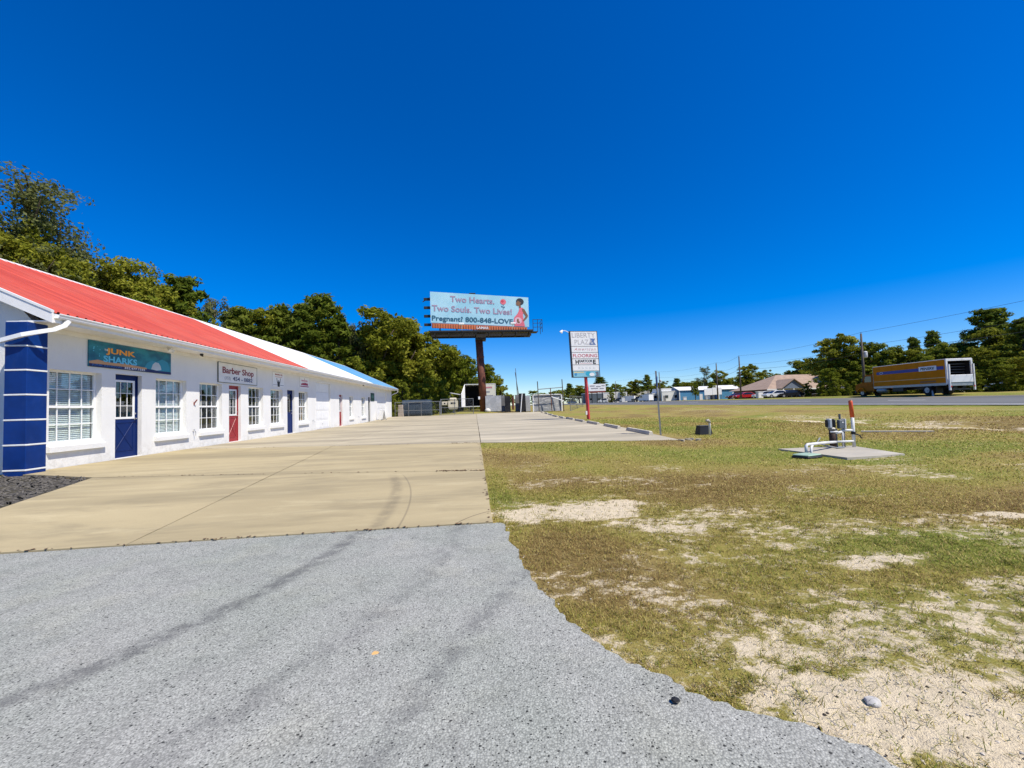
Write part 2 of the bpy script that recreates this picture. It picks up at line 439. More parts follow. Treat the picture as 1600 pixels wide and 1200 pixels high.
def mat_asphalt():
    t = NT('weathered_asphalt'); p = t.pos()
    nf = t.noise(p, 150, 3, .75); nm = t.noise(p, 42, 4, .7)
    v1 = t.voro(p, 120); v0 = t.voro(p, 62)
    tone = t.math('ADD', t.math('MULTIPLY', nf, .55), t.math('MULTIPLY', nm, .45))
    base = t.ramp(tone, [(.30, (.16, .16, .155)), (.45, (.33, .33, .318)), (.55, (.44, .44, .425)), (.70, (.66, .655, .63))])
    cellr = t.ramp(v1.outputs['Color'], [(0, .0), (1, 1.0)])
    base = t.mix(.42, base, t.ramp(cellr, [(0, (.15, .15, .145)), (.4, (.38, .378, .365)), (.8, (.56, .555, .54)), (1, (.78, .77, .74))]))
    base = t.mix(t.smooth(v1.outputs['Distance'], .42, .66, 0, .5), base, (.15, .15, .148))
    # scattered black stones in two sizes, some spots worn through
    for sc, thr, d0, d1, rot in ((25, .62, .11, .19, .7), (47, .58, .15, .23, 1.9), (95, .68, .2, .32, .3)):
        v2 = t.voro(t.mapping(p, (1, 1.15, 1), (0, 0, rot)), sc)
        rsel = t.math('GREATER_THAN', t.ramp(v2.outputs['Color'], [(0, 0.0), (1, 1.0)]), thr)
        dd = t.math('ADD', v2.outputs['Distance'], t.math('MULTIPLY', t.math('SUBTRACT', nf, .5), .25))
        base = t.mix(t.math('MULTIPLY', t.smooth(dd, d0, d1, .92, 0), rsel), base, (.022, .022, .024))
    base = t.mix(1, base, (.90, .905, .85), 'MULTIPLY')
    big = t.noise(p, .9, 4, .6); mid = t.noise(p, 4.5, 4, .65)
    base = t.mix(t.smooth(big, .3, .7, 0, .8), base, t.mix(1, base, (.84, .89, .85), 'MULTIPLY'))
    base = t.mix(t.smooth(mid, .42, .72, 0, .4), base, t.mix(1, base, (.62, .62, .63), 'MULTIPLY'))
    base = t.mix(t.smooth(t.noise(p, 2.2, 3), .5, .7, 0, .35), base, t.mix(1, base, (1.25, 1.22, 1.12), 'MULTIPLY'))
    gy1, _ = gate_y(t, p, .6, 4.3)
    ragged = t.smooth(t.noise(p, 9, 4, .7), .3, .6)
    a1 = t.math('MULTIPLY', t.math('MULTIPLY', arc(t, p, [(-1.17, 4.07), (-1.47, 2.9), (-2.02, 1.96)], .115, .85), gy1), ragged)
    a2 = t.math('MULTIPLY', t.math('MULTIPLY', arc(t, p, [(.38, 3.01), (.03, 2.42), (-.32, 1.59)], .10, .9), gy1), ragged)
    a3 = t.math('MULTIPLY', t.math('MULTIPLY', arc(t, p, [(-.2, 3.9), (-.4, 3.0), (-.75, 2.2)], .14, .95), gy1), ragged)
    base = t.mix(t.math('MULTIPLY', a1, .55), base, (.06, .06, .064))
    base = t.mix(t.math('MULTIPLY', a2, .34), base, (.07, .07, .075))
    base = t.mix(t.math('MULTIPLY', a3, .25), base, (.07, .07, .075))
    # a drop of orange survey paint
    k = t.n.new('ShaderNodeVectorMath'); k.operation = 'DISTANCE'; t.l.new(p, k.inputs[0]); k.inputs[1].default_value = (-.52, 2.12, 0)
    spot = t.smooth(t.math('ADD', k.outputs['Value'], t.math('MULTIPLY', t.noise(p, 60, 2), .02)), .024, .03, .85, 0)
    base = t.mix(spot, base, (.75, .42, .13))
    h = t.math('SUBTRACT', t.math('ADD', t.math('MULTIPLY', cellr, .3), t.math('MULTIPLY', nf, .8)), v1.outputs['Distance'])
    t.bump(h, .5, .005)
    return t.done(base, .88, 0, .25)
tag(part('driveway', MB().prism(asphalt_poly[::-1], (0, 0, -.09), (1, 0, 0), (0, 1, 0), (0, 0, 1), .094), mat_asphalt(), None), kind='structure')

# ---- concrete lot: slabs laid on a dark joint bed
def mat_concrete(name, basec, streak=.5, grime=.6):
    t = NT(name); p = t.pos()
    ps = t.mapping(p, (.28, 1, 1))
    big = t.noise(ps, .55, 5, .6, .6); mid = t.noise(ps, 2.4, 6, .68, .3); fine_ = t.noise(p, 60, 4, .7); grit = t.noise(p, 260, 2, .6)
    oi = t.n.new('ShaderNodeObjectInfo').outputs['Random']
    c = t.mix(t.smooth(big, .35, .65), tuple(v * .90 for v in basec), tuple(v * 1.06 for v in basec))
    c = t.mix(t.smooth(mid, .50, .70, 0, streak), c, tuple(min(.8, v * k) for v, k in zip(basec, (1.28, 1.32, 1.38))))
    c = t.mix(t.smooth(t.noise(ps, 1.3, 5, .7, .5), .46, .68, 0, .62), c, tuple(v * k for v, k in zip(basec, (.60, .61, .64))))
    c = t.mix(t.smooth(t.noise(t.mapping(p, (.07, .55, 1)), 1.0, 4, .65), .46 - .05 * (grime > .7), .66, 0, grime), c, tuple(v * k for v, k in zip(basec, (.58, .59, .62))))
    c = t.mix(t.smooth(fine_, .35, .7, 0, .22), c, tuple(v * .7 for v in basec))
    c = t.mix(t.smooth(grit, .58, .75, 0, .3), c, tuple(v * 1.25 for v in basec))
    tint = t.math('ADD', .95, t.math('MULTIPLY', oi, .1))
    c = t.mix(1, c, tint, 'MULTIPLY')
    gy1, sx = gate_y(t, p, 4.0, 7.2, .6)
    rag = t.smooth(t.noise(p, 6, 4, .7), .25, .6)
    a1 = t.math('MULTIPLY', t.math('MULTIPLY', arc(t, p, [(-1.03, 4.38), (-1.06, 5.26), (-1.54, 7.69)], .12, .8), gy1), rag)
    a2 = t.math('MULTIPLY', arc(t, p, [(-.80, 4.5), (-.84, 5.21), (-1.08, 6.7)], .018, .9), gy1)
    c = t.mix(t.math('MULTIPLY', a1, .34), c, (.10, .085, .065))
    c = t.mix(t.math('MULTIPLY', a2, .4), c, (.10, .085, .065))
    gy2, _ = gate_y(t, p, 4.1, 4.7, .03)
    a3 = t.math('MULTIPLY', t.math('MULTIPLY', arc(t, p, [(-.22, 4.27), (-.03, 4.55), (.18, 4.72)], .010, .6), gy2), t.smooth(sx.outputs['X'], -.3, -.2))
    c = t.mix(t.math('MULTIPLY', a3, .8), c, (.10, .075, .05))
    t.bump(t.math('ADD', fine_, t.math('MULTIPLY', grit, .5)), .22, .006)
    return t.done(c, .9, 0, .2)
M_CONC = mat_concrete('tan_concrete', (.415, .343, .200))
M_CONC2 = mat_concrete('pale_concrete', (.48, .425, .31), .6, .85)
M_CONC3 = mat_concrete('weathered_concrete', (.45, .39, .27), .6, .85)
M_JOINT = flat('joint_dirt', (.075, .055, .035), .95, .4, 9)
def lot_right(Y): return 6.2 + (Y - 14) * .055 + .42
lot = MB()
jb = [(-10.1, 4.5), (.16, 4.24), (.16, 13.4), (6.3, 11.8), (lot_right(30), 30), (lot_right(54), 54), (-3.4, 52.8), (-10.1, 45)]
bed = [(-5.55, 4.12), (.15, 4.25), (.15, 13.5), (6.12, 11.84), (lot_right(36), 36), (-10.05, 36), (-10.05, 9.98), (-9.68, 9.85), (-7.62, 8.93)]
parking_lot = part('parking_lot', MB().prism(bed, (0, 0, -.10), (1, 0, 0), (0, 1, 0), (0, 0, 1), .085), M_JOINT, None)
tag(parking_lot, kind='structure')
def slab(poly, mat, th=.12):
    """one cast slab: polygon with a small crumbled joint round it"""
    P = [Vector((x, y)) for x, y in poly]
    # densify edges so that the rim can be slightly ragged
    out = []
    for i, a in enumerate(P):
        b = P[(i + 1) % len(P)]; L = (b - a).length; n = max(1, int(L / .35)) if a.y < 16 else max(1, int(L / 1.5))
        nrm = Vector((-(b - a).y, (b - a).x)).normalized()   # inwards for a counter-clockwise polygon
        for k in range(n):
            q = a.lerp(b, k / n)
            out.append(q + nrm * rnd.uniform(.006, .017))
    mb = MB(); n = len(out)
    zs = [float(zlot(v.y)) for v in out]
    mb.v = [(v.x, v.y, z + .012) for v, z in zip(out, zs)] + [(v.x, v.y, z - th) for v, z in zip(out, zs)]
    mb.f = [tuple(range(n))] + [(i, i + n, (i + 1) % n + n, (i + 1) % n) for i in range(n)]
    return part('slab', mb, mat, parking_lot)
def rowline(k, x):   # joints across the lot run slightly askew
    return 9.0 + 5.85 * (k - 1) - .172 * (x + 7.6) if x < .16 else rowline(k, .155) - .285 * (x - .155) * (1 if k == 2 else .6)
c1 = lambda y: -3.26 - .153 * (y - 4.2) if y < 16 else -5.07 - .01 * (y - 16)
slab([(-5.55, 4.12), (c1(4.2), 4.17), (c1(8.35), rowline(1, -3.9)), (-7.62, 8.93)], M_CONC)
slab([(c1(4.2), 4.17), (.16, 4.25), (.16, rowline(1, .16)), (c1(8.35), rowline(1, -3.9))], M_CONC)
slab([(-7.62, 8.95), (c1(8.35), rowline(1, -3.9)), (c1(14.2), rowline(2, -4.8)), (-10.09, rowline(2, -10.09)), (-10.09, 9.99), (-9.68, 9.86)], M_CONC)
slab([(c1(8.35), rowline(1, -3.9)), (.16, rowline(1, .16)), (.16, rowline(2, .16)), (c1(14.2), rowline(2, -4.8))], M_CONC)
for k in range(2, 9):
    hi = lambda x, k=k: rowline(k + 1, x) if k < 8 else (52.6 if x > -4 else 50.5)
    a = -5.07
    slab([(-10.09, rowline(k, -10.09)), (a, rowline(k, a)), (a, hi(a)), (-10.09, hi(-10.09))], M_CONC3)
    slab([(a, rowline(k, a)), (.16, rowline(k, .16)), (.16, hi(.16)), (a, hi(a))], M_CONC3)
    y0 = rowline(k, 6.4); y1 = hi(6.4)
    if k == 2: slab([(.165, rowline(2, .155)), (6.12, 11.82), (lot_right(y1), y1), (.165, hi(.165))], M_CONC2)
    else: slab([(.165, rowline(k, .165)), (lot_right(y0), y0), (lot_right(y1), y1), (.165, hi(.165))], M_CONC2)

# ---- planting bed by the corner column
M_MULCH = NT('grey_mulch'); _p = M_MULCH.pos(); _v = M_MULCH.voro(_p, 34)
M_MULCH.bump(_v.outputs['Distance'], 1.0, .03)
M_MULCH = M_MULCH.done(M_MULCH.mix(M_MULCH.smooth(M_MULCH.noise(_p, 3, 4), .45, .6, 0, .6), M_MULCH.ramp(_v.outputs['Color'], [(0, (.03, .028, .026)), (.6, (.09, .082, .072)), (1, (.22, .2, .17))]), (.07, .06, .025)), .95)
mbed = [(-14, 4.3), (-5.6, 4.10), (-7.64, 8.88), (-9.7, 9.80), (-14, 9.9)]
mulch = part('planting_bed', MB().prism(mbed, (0, 0, -.08), (1, 0, 0), (0, 1, 0), (0, 0, 1), .065), M_MULCH, None)
tag(mulch, kind='structure')
mb = MB()
for i in range(2600):
    x = rnd.uniform(-11, -6); y = rnd.uniform(5.6, 9.75)
    if x > -7.62 - (y - 8.9) * -.452 * -1 - .08 and y < 8.95: continue
    if y > 8.9 and y > 8.9 + (-7.65 - x) * .44: continue
    s = rnd.uniform(.012, .035); a = rnd.uniform(0, 6.28); c, sn = math.cos(a), math.sin(a); tl = rnd.uniform(-.5, .5)
    L = s * rnd.uniform(1, 2.6)
    vs = [(-L, -s * .5, -L * tl), (L, -s * .4, L * tl), (L * .8, s * .5, L * tl + s * .4), (-L * .9, s * .4, -L * tl + s * .3), (0, 0, s * .9)]
    mb.add([(x + c * u - sn * v, y + sn * u + c * v, -.008 + w + s * .3) for u, v, w in vs], [(0, 1, 4), (1, 2, 4), (2, 3, 4), (3, 0, 4)])
tag(part('mulch_chips', mb, flat('mulch_chip', (.11, .10, .085), .95, .6, 25), None), 'grey bark and stone chips covering the bed beside the blue column', 'mulch', kind='stuff')

# ---- highway with painted lines
M_ROAD = NT('highway_asphalt'); _p = M_ROAD.pos()
M_ROAD = M_ROAD.done(M_ROAD.mix(M_ROAD.smooth(M_ROAD.noise(M_ROAD.mapping(_p, (1, .05, 1)), 1.2, 4), .35, .65), (.095, .098, .095), (.135, .136, .13)), .85)
hx = np.array([33.3, 34, 36, 38, 40, 42, 45.2]); hy = np.concatenate([np.arange(-80, 160, 5), np.arange(160, 700, 40)])
HX, HY = np.meshgrid(hx, hy)
def zpave(X, Y): return np.minimum(zroad(X, Y), 1.12) + .015
highway = tag(put('highway', grid_mesh('highway', HX, HY, zpave(HX, HY), [M_ROAD])), kind='structure')
M_LINE = flat('road_paint', (.72, .72, .70), .7, .1, 2)
def strip(name, x0, x1, y0, y1, mat, st=8):
    ys = np.linspace(y0, y1, max(2, int((y1 - y0) / st) + 1)); X, Y = np.meshgrid(np.array([x0, x1]), ys)
    return put(name, grid_mesh(name, X, Y, zpave(X, Y) + .006, [mat]), highway)
strip('edge_line', 33.95, 34.20, -60, 400, M_LINE)
strip('edge_line', 44.3, 44.5, -60, 400, flat('yellow_road_paint', (.62, .45, .10), .7, .1, 2))
for k in range(16):
    y = 8 + k * 12.2
    strip('lane_dash', 39.1, 39.28, y, y + 3.3, M_LINE)
# ================================================================== STRIP MALL BUILDING
WX = -10.1
EX, EZ, RX = -9.42, 3.60, -15.7
SLOPE = .475
RZ = EZ + (EX - RX) * SLOPE
Y0, Y1 = 10.02, 51.45
YW0, YW1 = 10.38, 51.1
def mat_stucco():
    t = NT('white_stucco'); p = t.pos()
    n = t.noise(p, 26, 5, .6); big = t.noise(p, 1.2, 5, .6)
    c = t.mix(t.smooth(big, .35, .7, 0, .5), (.74, .735, .71), (.66, .655, .63))
    s = t.n.new('ShaderNodeSeparateXYZ'); t.l.new(p, s.inputs[0])
    spl = t.math('MULTIPLY', t.smooth(s.outputs['Z'], .05, .55, 1, 0), t.smooth(t.noise(p, 6, 5, .7), .42, .68))
    c = t.mix(t.math('MULTIPLY', spl, .4), c, (.42, .40, .36))
    drip = t.smooth(t.noise(t.mapping(p, (1, 5, .5)), 1.6, 5, .7), .58, .75, 0, .16)
    c = t.mix(drip, c, (.40, .38, .34))
    t.bump(n, .55, .012)
    return t.done(c, .85, 0, .25)
M_STUCCO = mat_stucco()
M_WHITE = flat('white_trim_paint', (.78, .77, .745), .5, .07, 2.5, dirt=.18, dirtcol=(.35, .32, .27))
M_VINYL = flat('white_vinyl', (.80, .80, .79), .4, .04, 3)
def mat_roof(name, c, fade):
    t = NT(name); p = t.pos()
    st = t.noise(t.mapping(p, (.35, 5.0, .35)), 1.0, 5, .65); bg_ = t.noise(p, .5, 4, .6); sp_ = t.noise(p, 9, 4, .7)
    k = t.mix(t.smooth(st, .35, .7), tuple(v * .84 for v in c), tuple(min(.85, v * 1.08) for v in c))
    k = t.mix(t.smooth(bg_, .42, .68, 0, .35), k, fade)
    k = t.mix(t.smooth(sp_, .60, .76, 0, .28), k, tuple(v * .6 for v in c))
    return t.done(k, t.smooth(st, .3, .7, .38, .6), 0, .35)
M_RED = mat_roof('red_roof_steel', (.52, .078, .05), (.52, .14, .10))
M_RWHITE = mat_roof('white_roof_steel', (.76, .76, .74), (.62, .60, .56))
M_RBLUE = mat_roof('blue_roof_steel', (.06, .26, .48), (.12, .33, .52))
M_TILE = flat('blue_glazed_tile', (.003, .030, .17), .4, .2, 2.2, spec=.2, dirt=.10, dirtcol=(.10, .14, .26))
M_GROUT = flat('white_band', (.74, .74, .72), .6, .08, 6, dirt=.2, dirtcol=(.4, .38, .34))
M_DOORB = flat('navy_door_paint', (.003, .018, .105), .5, .12, 3, spec=.2)
M_DOORR = flat('red_door_paint', (.27, .014, .02), .40, .14, 3, spec=.5, dirt=.12, dirtcol=(.42, .2, .18))
M_STEEL = flat('brushed_steel', (.55, .55, .54), .3, .08, 8, metal=1)
M_DARKM = flat('dark_metal', (.03, .03, .032), .45, .2, 6, metal=.4)
M_INNER = flat('interior_plaster', (.34, .32, .29), .9, .15, 1.5)
M_FLOOR = flat('interior_floor', (.16, .13, .10), .7, .2, 1.5)
M_SLAT = flat('blind_slat', (.82, .84, .82), .5, .05, 4)
M_BROWN = flat('brown_wood', (.16, .08, .035), .6, .3, 4)
def mat_glass(name='window_glass', tint=(.92, .955, .95), refl=.16):
    t = NT(name)
    tr = t.n.new('ShaderNodeBsdfTransparent'); tr.inputs[0].default_value = (*tint, 1)
    gl = t.n.new('ShaderNodeBsdfGlossy'); gl.inputs['Roughness'].default_value = .015; gl.inputs[0].default_value = (.95, .97, 1, 1)
    fr = t.n.new('ShaderNodeFresnel')
    bf = t.n.new('ShaderNodeNewGeometry').outputs['Backfacing']
    t.l.new(t.math('SUBTRACT', 1.5, t.math('MULTIPLY', bf, 1.5 - 1 / 1.5)), fr.inputs[0])   # same loss in both directions
    mx = t.n.new('ShaderNodeMixShader')
    t.l.new(t.math('ADD', t.math('MULTIPLY', fr.outputs[0], 1.15), refl * .12, clamp=True), mx.inputs[0])
    t.l.new(tr.outputs[0], mx.inputs[1]); t.l.new(gl.outputs[0], mx.inputs[2])
    t.l.new(mx.outputs[0], t.n['Material Output'].inputs['Surface'])
    return t.m
M_GLASS = mat_glass()
M_DGLASS = mat_glass('tinted_glass', (.5, .56, .56), .22)

BL = Vector((WX, YW0, 0))
building = thing('strip_mall_building', 'long white stucco strip mall with red, white and blue metal roof', 'building', tuple(BL))
def bp(name, mb, mat, parent=None, smooth=False):
    """a building part given in world coordinates"""
    mb.v = [(x - BL.x, y - BL.y, z - BL.z) for x, y, z in mb.v]
    return part(name, mb, mat, parent or building, smooth)

OPEN = []   # y0, y1, z0, z1
WIN = [(10.72, 12.10, .60, 2.40, 'blind'), (14.0, 15.39, .60, 2.40, 'blind'), (16.09, 17.43, .62, 2.39, ''), (19.35, 20.64, .62, 2.38, ''),
       (21.37, 22.67, .62, 2.37, ''), (24.64, 25.93, .62, 2.37, 'curtain'), (34.2, 35.28, .62, 2.33, ''), (37.8, 39.08, .60, 2.33, '')]
DOOR = [(12.53, 13.45, 2.43, 'blue'), (17.9, 18.76, 2.38, 'red'), (23.18, 24.06, 2.40, 'navy'), (31.7, 32.5, 2.38, 'red'), (40.1, 40.95, 2.40, 'dark')]
GAR = [(27.22, 29.82, 3.06), (43.6, 48.1, 3.10)]
for w in WIN: OPEN.append((w[0], w[1], w[2], w[3]))
for d in DOOR: OPEN.append((d[0], d[1], -.1, d[2]))
for g in GAR: OPEN.append((g[0], g[1], -.1, g[2]))
OPEN.sort()
WT = 3.44; TH = .26
mb = MB(); y = YW0
for a, b, z0, z1 in OPEN:
    mb.box(WX - TH, WX, y, a, -.1, WT)
    if z0 > 0: mb.box(WX - TH, WX, a, b, -.1, z0)
    mb.box(WX - TH, WX, a, b, z1, WT)
    y = b
mb.box(WX - TH, WX, y, YW1, -.1, WT)
bp('front_wall', mb, M_STUCCO)
def gable(y0, y1, name):
    zt_ = lambda x: EZ + (EX - x) * SLOPE - .10
    bx = 2 * RX - WX
    poly = [(WX - .002, -.1), (WX - .002, WT - .02), (WX - .5, zt_(WX - .5) - .02), (RX, zt_(RX) - .02), (bx + .5, zt_(WX - .5) - .02), (bx, WT), (bx, -.1)]
    bp(name, MB().prism(poly, (0, y0, 0), (1, 0, 0), (0, 0, 1), (0, 1, 0), y1 - y0), M_STUCCO)
gable(YW0 - .004, YW0 + .22, 'end_wall'); gable(YW1 - .22, YW1 + .004, 'end_wall')
bp('back_wall', MB().box(2 * RX - WX, 2 * RX - WX + .22, YW0 + .22, YW1 - .22, -.1, WT), M_STUCCO)
bp('floor', MB().box(2 * RX - WX + .22, WX - .01, YW0 + .22, YW1 - .22, -.08, .014), M_FLOOR)
for yy in (16.0 - .28, 18.95 + 2.1, 27.0, 30.3, 36.5, 42.5): bp('partition_wall', MB().box(-14.9, WX - TH - .01, yy - .05, yy + .05, .014, WT), M_INNER)
bp('partition_wall', MB().box(-15.0, -14.9, YW0 + .24, YW1 - .24, .014, WT), M_INNER)
bp('ceiling', MB().box(2 * RX - WX + .24, WX - TH - .005, YW0 + .24, YW1 - .24, WT - .06, WT - .01), M_INNER)

# roof sheets, one object each
def sheet_mesh(w, name, mat, sgn):
    prof = []; nrib = 4; s = w / nrib
    for i in range(nrib):
        a = i * s
        prof += [(a, 0), (a + s * .22, 0), (a + s * .27, .010), (a + s * .35, .010), (a + s * .40, 0), (a + s * .50, .0), (a + s * .63, .045), (a + s * .82, .045), (a + s * .95, 0)]
    prof.append((w, 0))
    L = EX - RX - .02; mbs = MB(); n = len(prof)
    for (u, z) in prof: mbs.v.append((0, u, z))
    for (u, z) in prof: mbs.v.append((-L * sgn, u, z + L * SLOPE))
    for i in range(n - 1): mbs.f.append((i, i + 1, n + i + 1, n + i) if sgn > 0 else (i + 1, i, n + i, n + i + 1))
    return mbs.mesh(name, mat)
for (a, b, n, mat) in ((Y0, 24.25, 16, M_RED), (24.25, 39.15, 16, M_RWHITE), (39.15, Y1, 13, M_RBLUE)):
    w = (b - a) / n
    for sgn in (1, -1):
        me = sheet_mesh(w, 'roof_sheet', mat, sgn)
        for i in range(n):
            x = EX if sgn > 0 else 2 * RX - EX
            put('roof_sheet', me, building, (x - BL.x, a + i * w - BL.y, EZ - BL.z + rnd.uniform(-.002, .002)))
# underlay so that no light leaks
mb = MB()
for sgn in (1, -1):
    e = EX - .05 if sgn > 0 else 2 * RX - EX + .05
    mb.add([(e, Y0 + .03, EZ - .03), (e, Y1 - .03, EZ - .03), (RX, Y1 - .03, RZ - .055), (RX, Y0 + .03, RZ - .055)], [(0, 1, 2, 3)])
bp('roof_deck', mb, M_BROWN)
mb = MB()
for a, b in ((Y0 - .03, 24.25), (24.25, Y1 + .03)):
    mb.prism([(-.20, -.20 * SLOPE + .03), (0, .055), (.20, -.20 * SLOPE + .03), (.20, -.20 * SLOPE + .005), (0, .03), (-.20, -.20 * SLOPE + .005)], (RX, a, RZ), (1, 0, 0), (0, 0, 1), (0, 1, 0), b - a - .02)
bp('ridge_cap', mb, M_RWHITE)
# rake boards on both gables, in two stepped layers
for yy, s in ((Y0, -1), (Y1, 1)):
    for sgn in (1, -1):
        e = EX + .03 if sgn > 0 else 2 * RX - EX - .03
        d = (RX - e)
        mb = MB()
        q0, q1 = (yy - .035, yy + .03) if s < 0 else (yy - .03, yy + .035)
        mb.prism([(0, -.005), (d, abs(d) * SLOPE - .005), (d, abs(d) * SLOPE + .05), (0, .05)], (e, q0, EZ), (1, 0, 0), (0, 0, 1), (0, 1, 0), q1 - q0)
        bp('rake_trim', mb, M_RWHITE)
        mb = MB(); q0, q1 = (yy - .02, yy + .02)
        mb.prism([(0, -.24), (d, abs(d) * SLOPE - .24), (d, abs(d) * SLOPE - .012), (0, -.012)], (e, q0, EZ), (1, 0, 0), (0, 0, 1), (0, 1, 0), q1 - q0)
        bp('rake_board', mb, M_WHITE)
# soffit, fascia, gutter
bp('soffit', MB().box(WX + .002, EX - .03, Y0 + .03, Y1 - .03, WT - .04, WT - .015), M_WHITE)
bp('frieze_board', MB().box(WX + .003, WX + .022, YW0 + .1, YW1 - .05, WT - .16, WT - .042), M_WHITE)
bp('fascia', MB().box(EX - .03, EX, Y0 + .03, Y1 - .03, WT - .06, EZ - .02), M_WHITE)
gp = [(0, 0), (.085, 0), (.10, .03), (.105, .06), (.125, .085), (.125, .105), (.112, .105), (.112, .092), (.09, .062), (.085, .012), (.012, .012), (.012, .10), (0, .10)]
bp('gutter', MB().prism(gp, (EX + .003, Y0 + .06, EZ - .125), (1, 0, 0), (0, 0, 1), (0, 1, 0), Y1 - Y0 - .12), M_VINYL)
def boxtube(pts, w, h):
    mb = MB(); pts = [Vector(p) for p in pts]; o = None
    for i, p in enumerate(pts):
        d = (pts[min(i + 1, len(pts) - 1)] - pts[max(i - 1, 0)]).normalized()
        side = d.cross(Vector((0, 0, 1))).normalized(); upv = side.cross(d)
        mb.v += [tuple(p + side * a * w + upv * b * h) for a, b in ((-.5, -.5), (.5, -.5), (.5, .5), (-.5, .5))]
        if i:
            b0 = (i - 1) * 4
            mb.f += [(b0 + k, b0 + (k + 1) % 4, b0 + 4 + (k + 1) % 4, b0 + 4 + k) for k in range(4)]
    n = len(mb.v); mb.f += [(3, 2, 1, 0), (n - 4, n - 3, n - 2, n - 1)]
    return mb
bp('downspout', boxtube([(-9.36, 10.34, 3.47), (-9.37, 10.26, 3.34), (-9.44, 10.10, 3.22), (-9.58, 9.93, 3.14), (-9.80, 9.82, 3.06), (-10.9, 9.80, 2.74), (-12.2, 9.80, 2.36)], .068, .088), M_VINYL)
bp('downspout', boxtube([(-9.36, 51.30, 3.47), (-9.38, 51.36, 3.30), (-9.50, 51.42, 3.16), (-10.0, 51.28, 2.95), (-10.16, 51.22, 2.8), (-10.2, 51.2, .2)], .068, .088), M_VINYL)

# corner column: blue tile courses between white bands
CX0, CX1, CY0, CY1 = -10.25, -9.80, 9.92, 10.36
colm = bp('corner_column', MB().box(CX0 + .012, CX1 - .012, CY0 + .012, CY1 - .002, -.1, WT - .045), M_GROUT)
zb = [-.1, .10, .65, 1.20, 1.755, 2.30, 2.84, WT - .05]
for i in range(7):
    a, b = zb[i] + .02, zb[i + 1] - .02
    for box in ((CX0 + .004, CX1 - .004, CY0, CY0 + .011), (CX1 - .011, CX1, CY0 + .004, CY1 - .004)):
        bp('tile', MB().cbox(box[0], box[1], box[2], box[3], a, b, .004), M_TILE, None).parent = colm
    if i: bp('band', MB().cbox(CX0 - .006, CX1 + .007, CY0 - .007, CY1, zb[i] - .018, zb[i] + .018, .006), M_GROUT).parent = colm
for ch in colm.children: ch.matrix_parent_inverse = Matrix()

# windows
REC = .15
def window(y0, y1, z0, z1, kind):
    x = WX - REC; f = .05
    mb = MB()
    mb.box(x - .05, x, y0, y1, z0, z0 + f).box(x - .05, x, y0, y1, z1 - f, z1).box(x - .05, x, y0, y0 + f, z0 + f, z1 - f).box(x - .05, x, y1 - f, y1, z0 + f, z1 - f)
    zm = (z0 + z1) / 2
    mb.box(x - .045, x + .012, y0 + f, y1 - f, zm - .03, zm + .03)
    w = bp('window', mb, M_VINYL)
    ny = 4 if y1 - y0 > 1.2 else 3
    pw = (y1 - y0 - 2 * f) / ny
    for (za, zb_) in ((z0 + f, zm - .03), (zm + .03, z1 - f)):
        xo = x - .032 if za > zm else x - .022
        ph = (zb_ - za) / 2
        pane = MB().box(-.003, .003, .008, pw - .008, .008, ph - .008).mesh('pane', M_GLASS)
        for i in range(ny):
            for j in range(2): put('pane', pane, w, (xo - BL.x, y0 + f + i * pw - BL.y, za + j * ph))
        vb = MB().box(-.010, .010, -.011, .011, 0, zb_ - za).mesh('muntin', M_VINYL)
        for i in range(1, ny): put('muntin', vb, w, (xo - BL.x, y0 + f + i * pw - BL.y, za))
        put('muntin', MB().box(-.009, .009, 0, y1 - y0 - 2 * f, -.011, .011).mesh('muntin', M_VINYL), w, (xo - BL.x, y0 + f - BL.y, za + ph))
    if kind == 'blind':
        slat = MB().add([(-.013, 0, .021), (.011, 0, -.019), (.011, y1 - y0 - .12, -.019), (-.013, y1 - y0 - .12, .021), (-.011, 0, .022), (.013, 0, -.018), (.013, y1 - y0 - .12, -.018), (-.011, y1 - y0 - .12, .022)],
                        [(0, 1, 2, 3), (7, 6, 5, 4), (0, 3, 7, 4), (1, 5, 6, 2)]).mesh('slat', M_SLAT)
        n = int((z1 - z0 - .1) / .047)
        for i in range(n): put('slat', slat, w, (x - .085 - BL.x, y0 + .06 - BL.y, z0 + .07 + i * .047), (0, rnd.uniform(-.06, .06), 0))
    if kind == 'curtain':
        for a, b in ((y0 + .05, y0 + .34), (y0 + .42, y0 + .62), (y1 - .38, y1 - .06)):
            cm = MB(); n = 14
            pts = [(x - .16 + .018 * math.sin(i * 2.1), a + (b - a) * i / n) for i in range(n + 1)]
            for (cx, cy) in pts: cm.v += [(cx, cy, z0 + .05), (cx, cy, z1 - .05)]
            cm.f = [(2 * i, 2 * i + 2, 2 * i + 3, 2 * i + 1) for i in range(n)]
            bp('curtain', cm, flat('tan_curtain', (.42, .25, .12), .8, .15, 4)).parent = w
    # sill ledge
    sm = MB().prism([(0, 0), (.085, 0), (.085, .13), (0, .17)], (WX + .002, y0 - .06, z0 - .20), (1, 0, 0), (0, 0, 1), (0, 1, 0), y1 - y0 + .12)
    bp('sill', sm, M_STUCCO).parent = w
    return w
for q in WIN: window(*q)

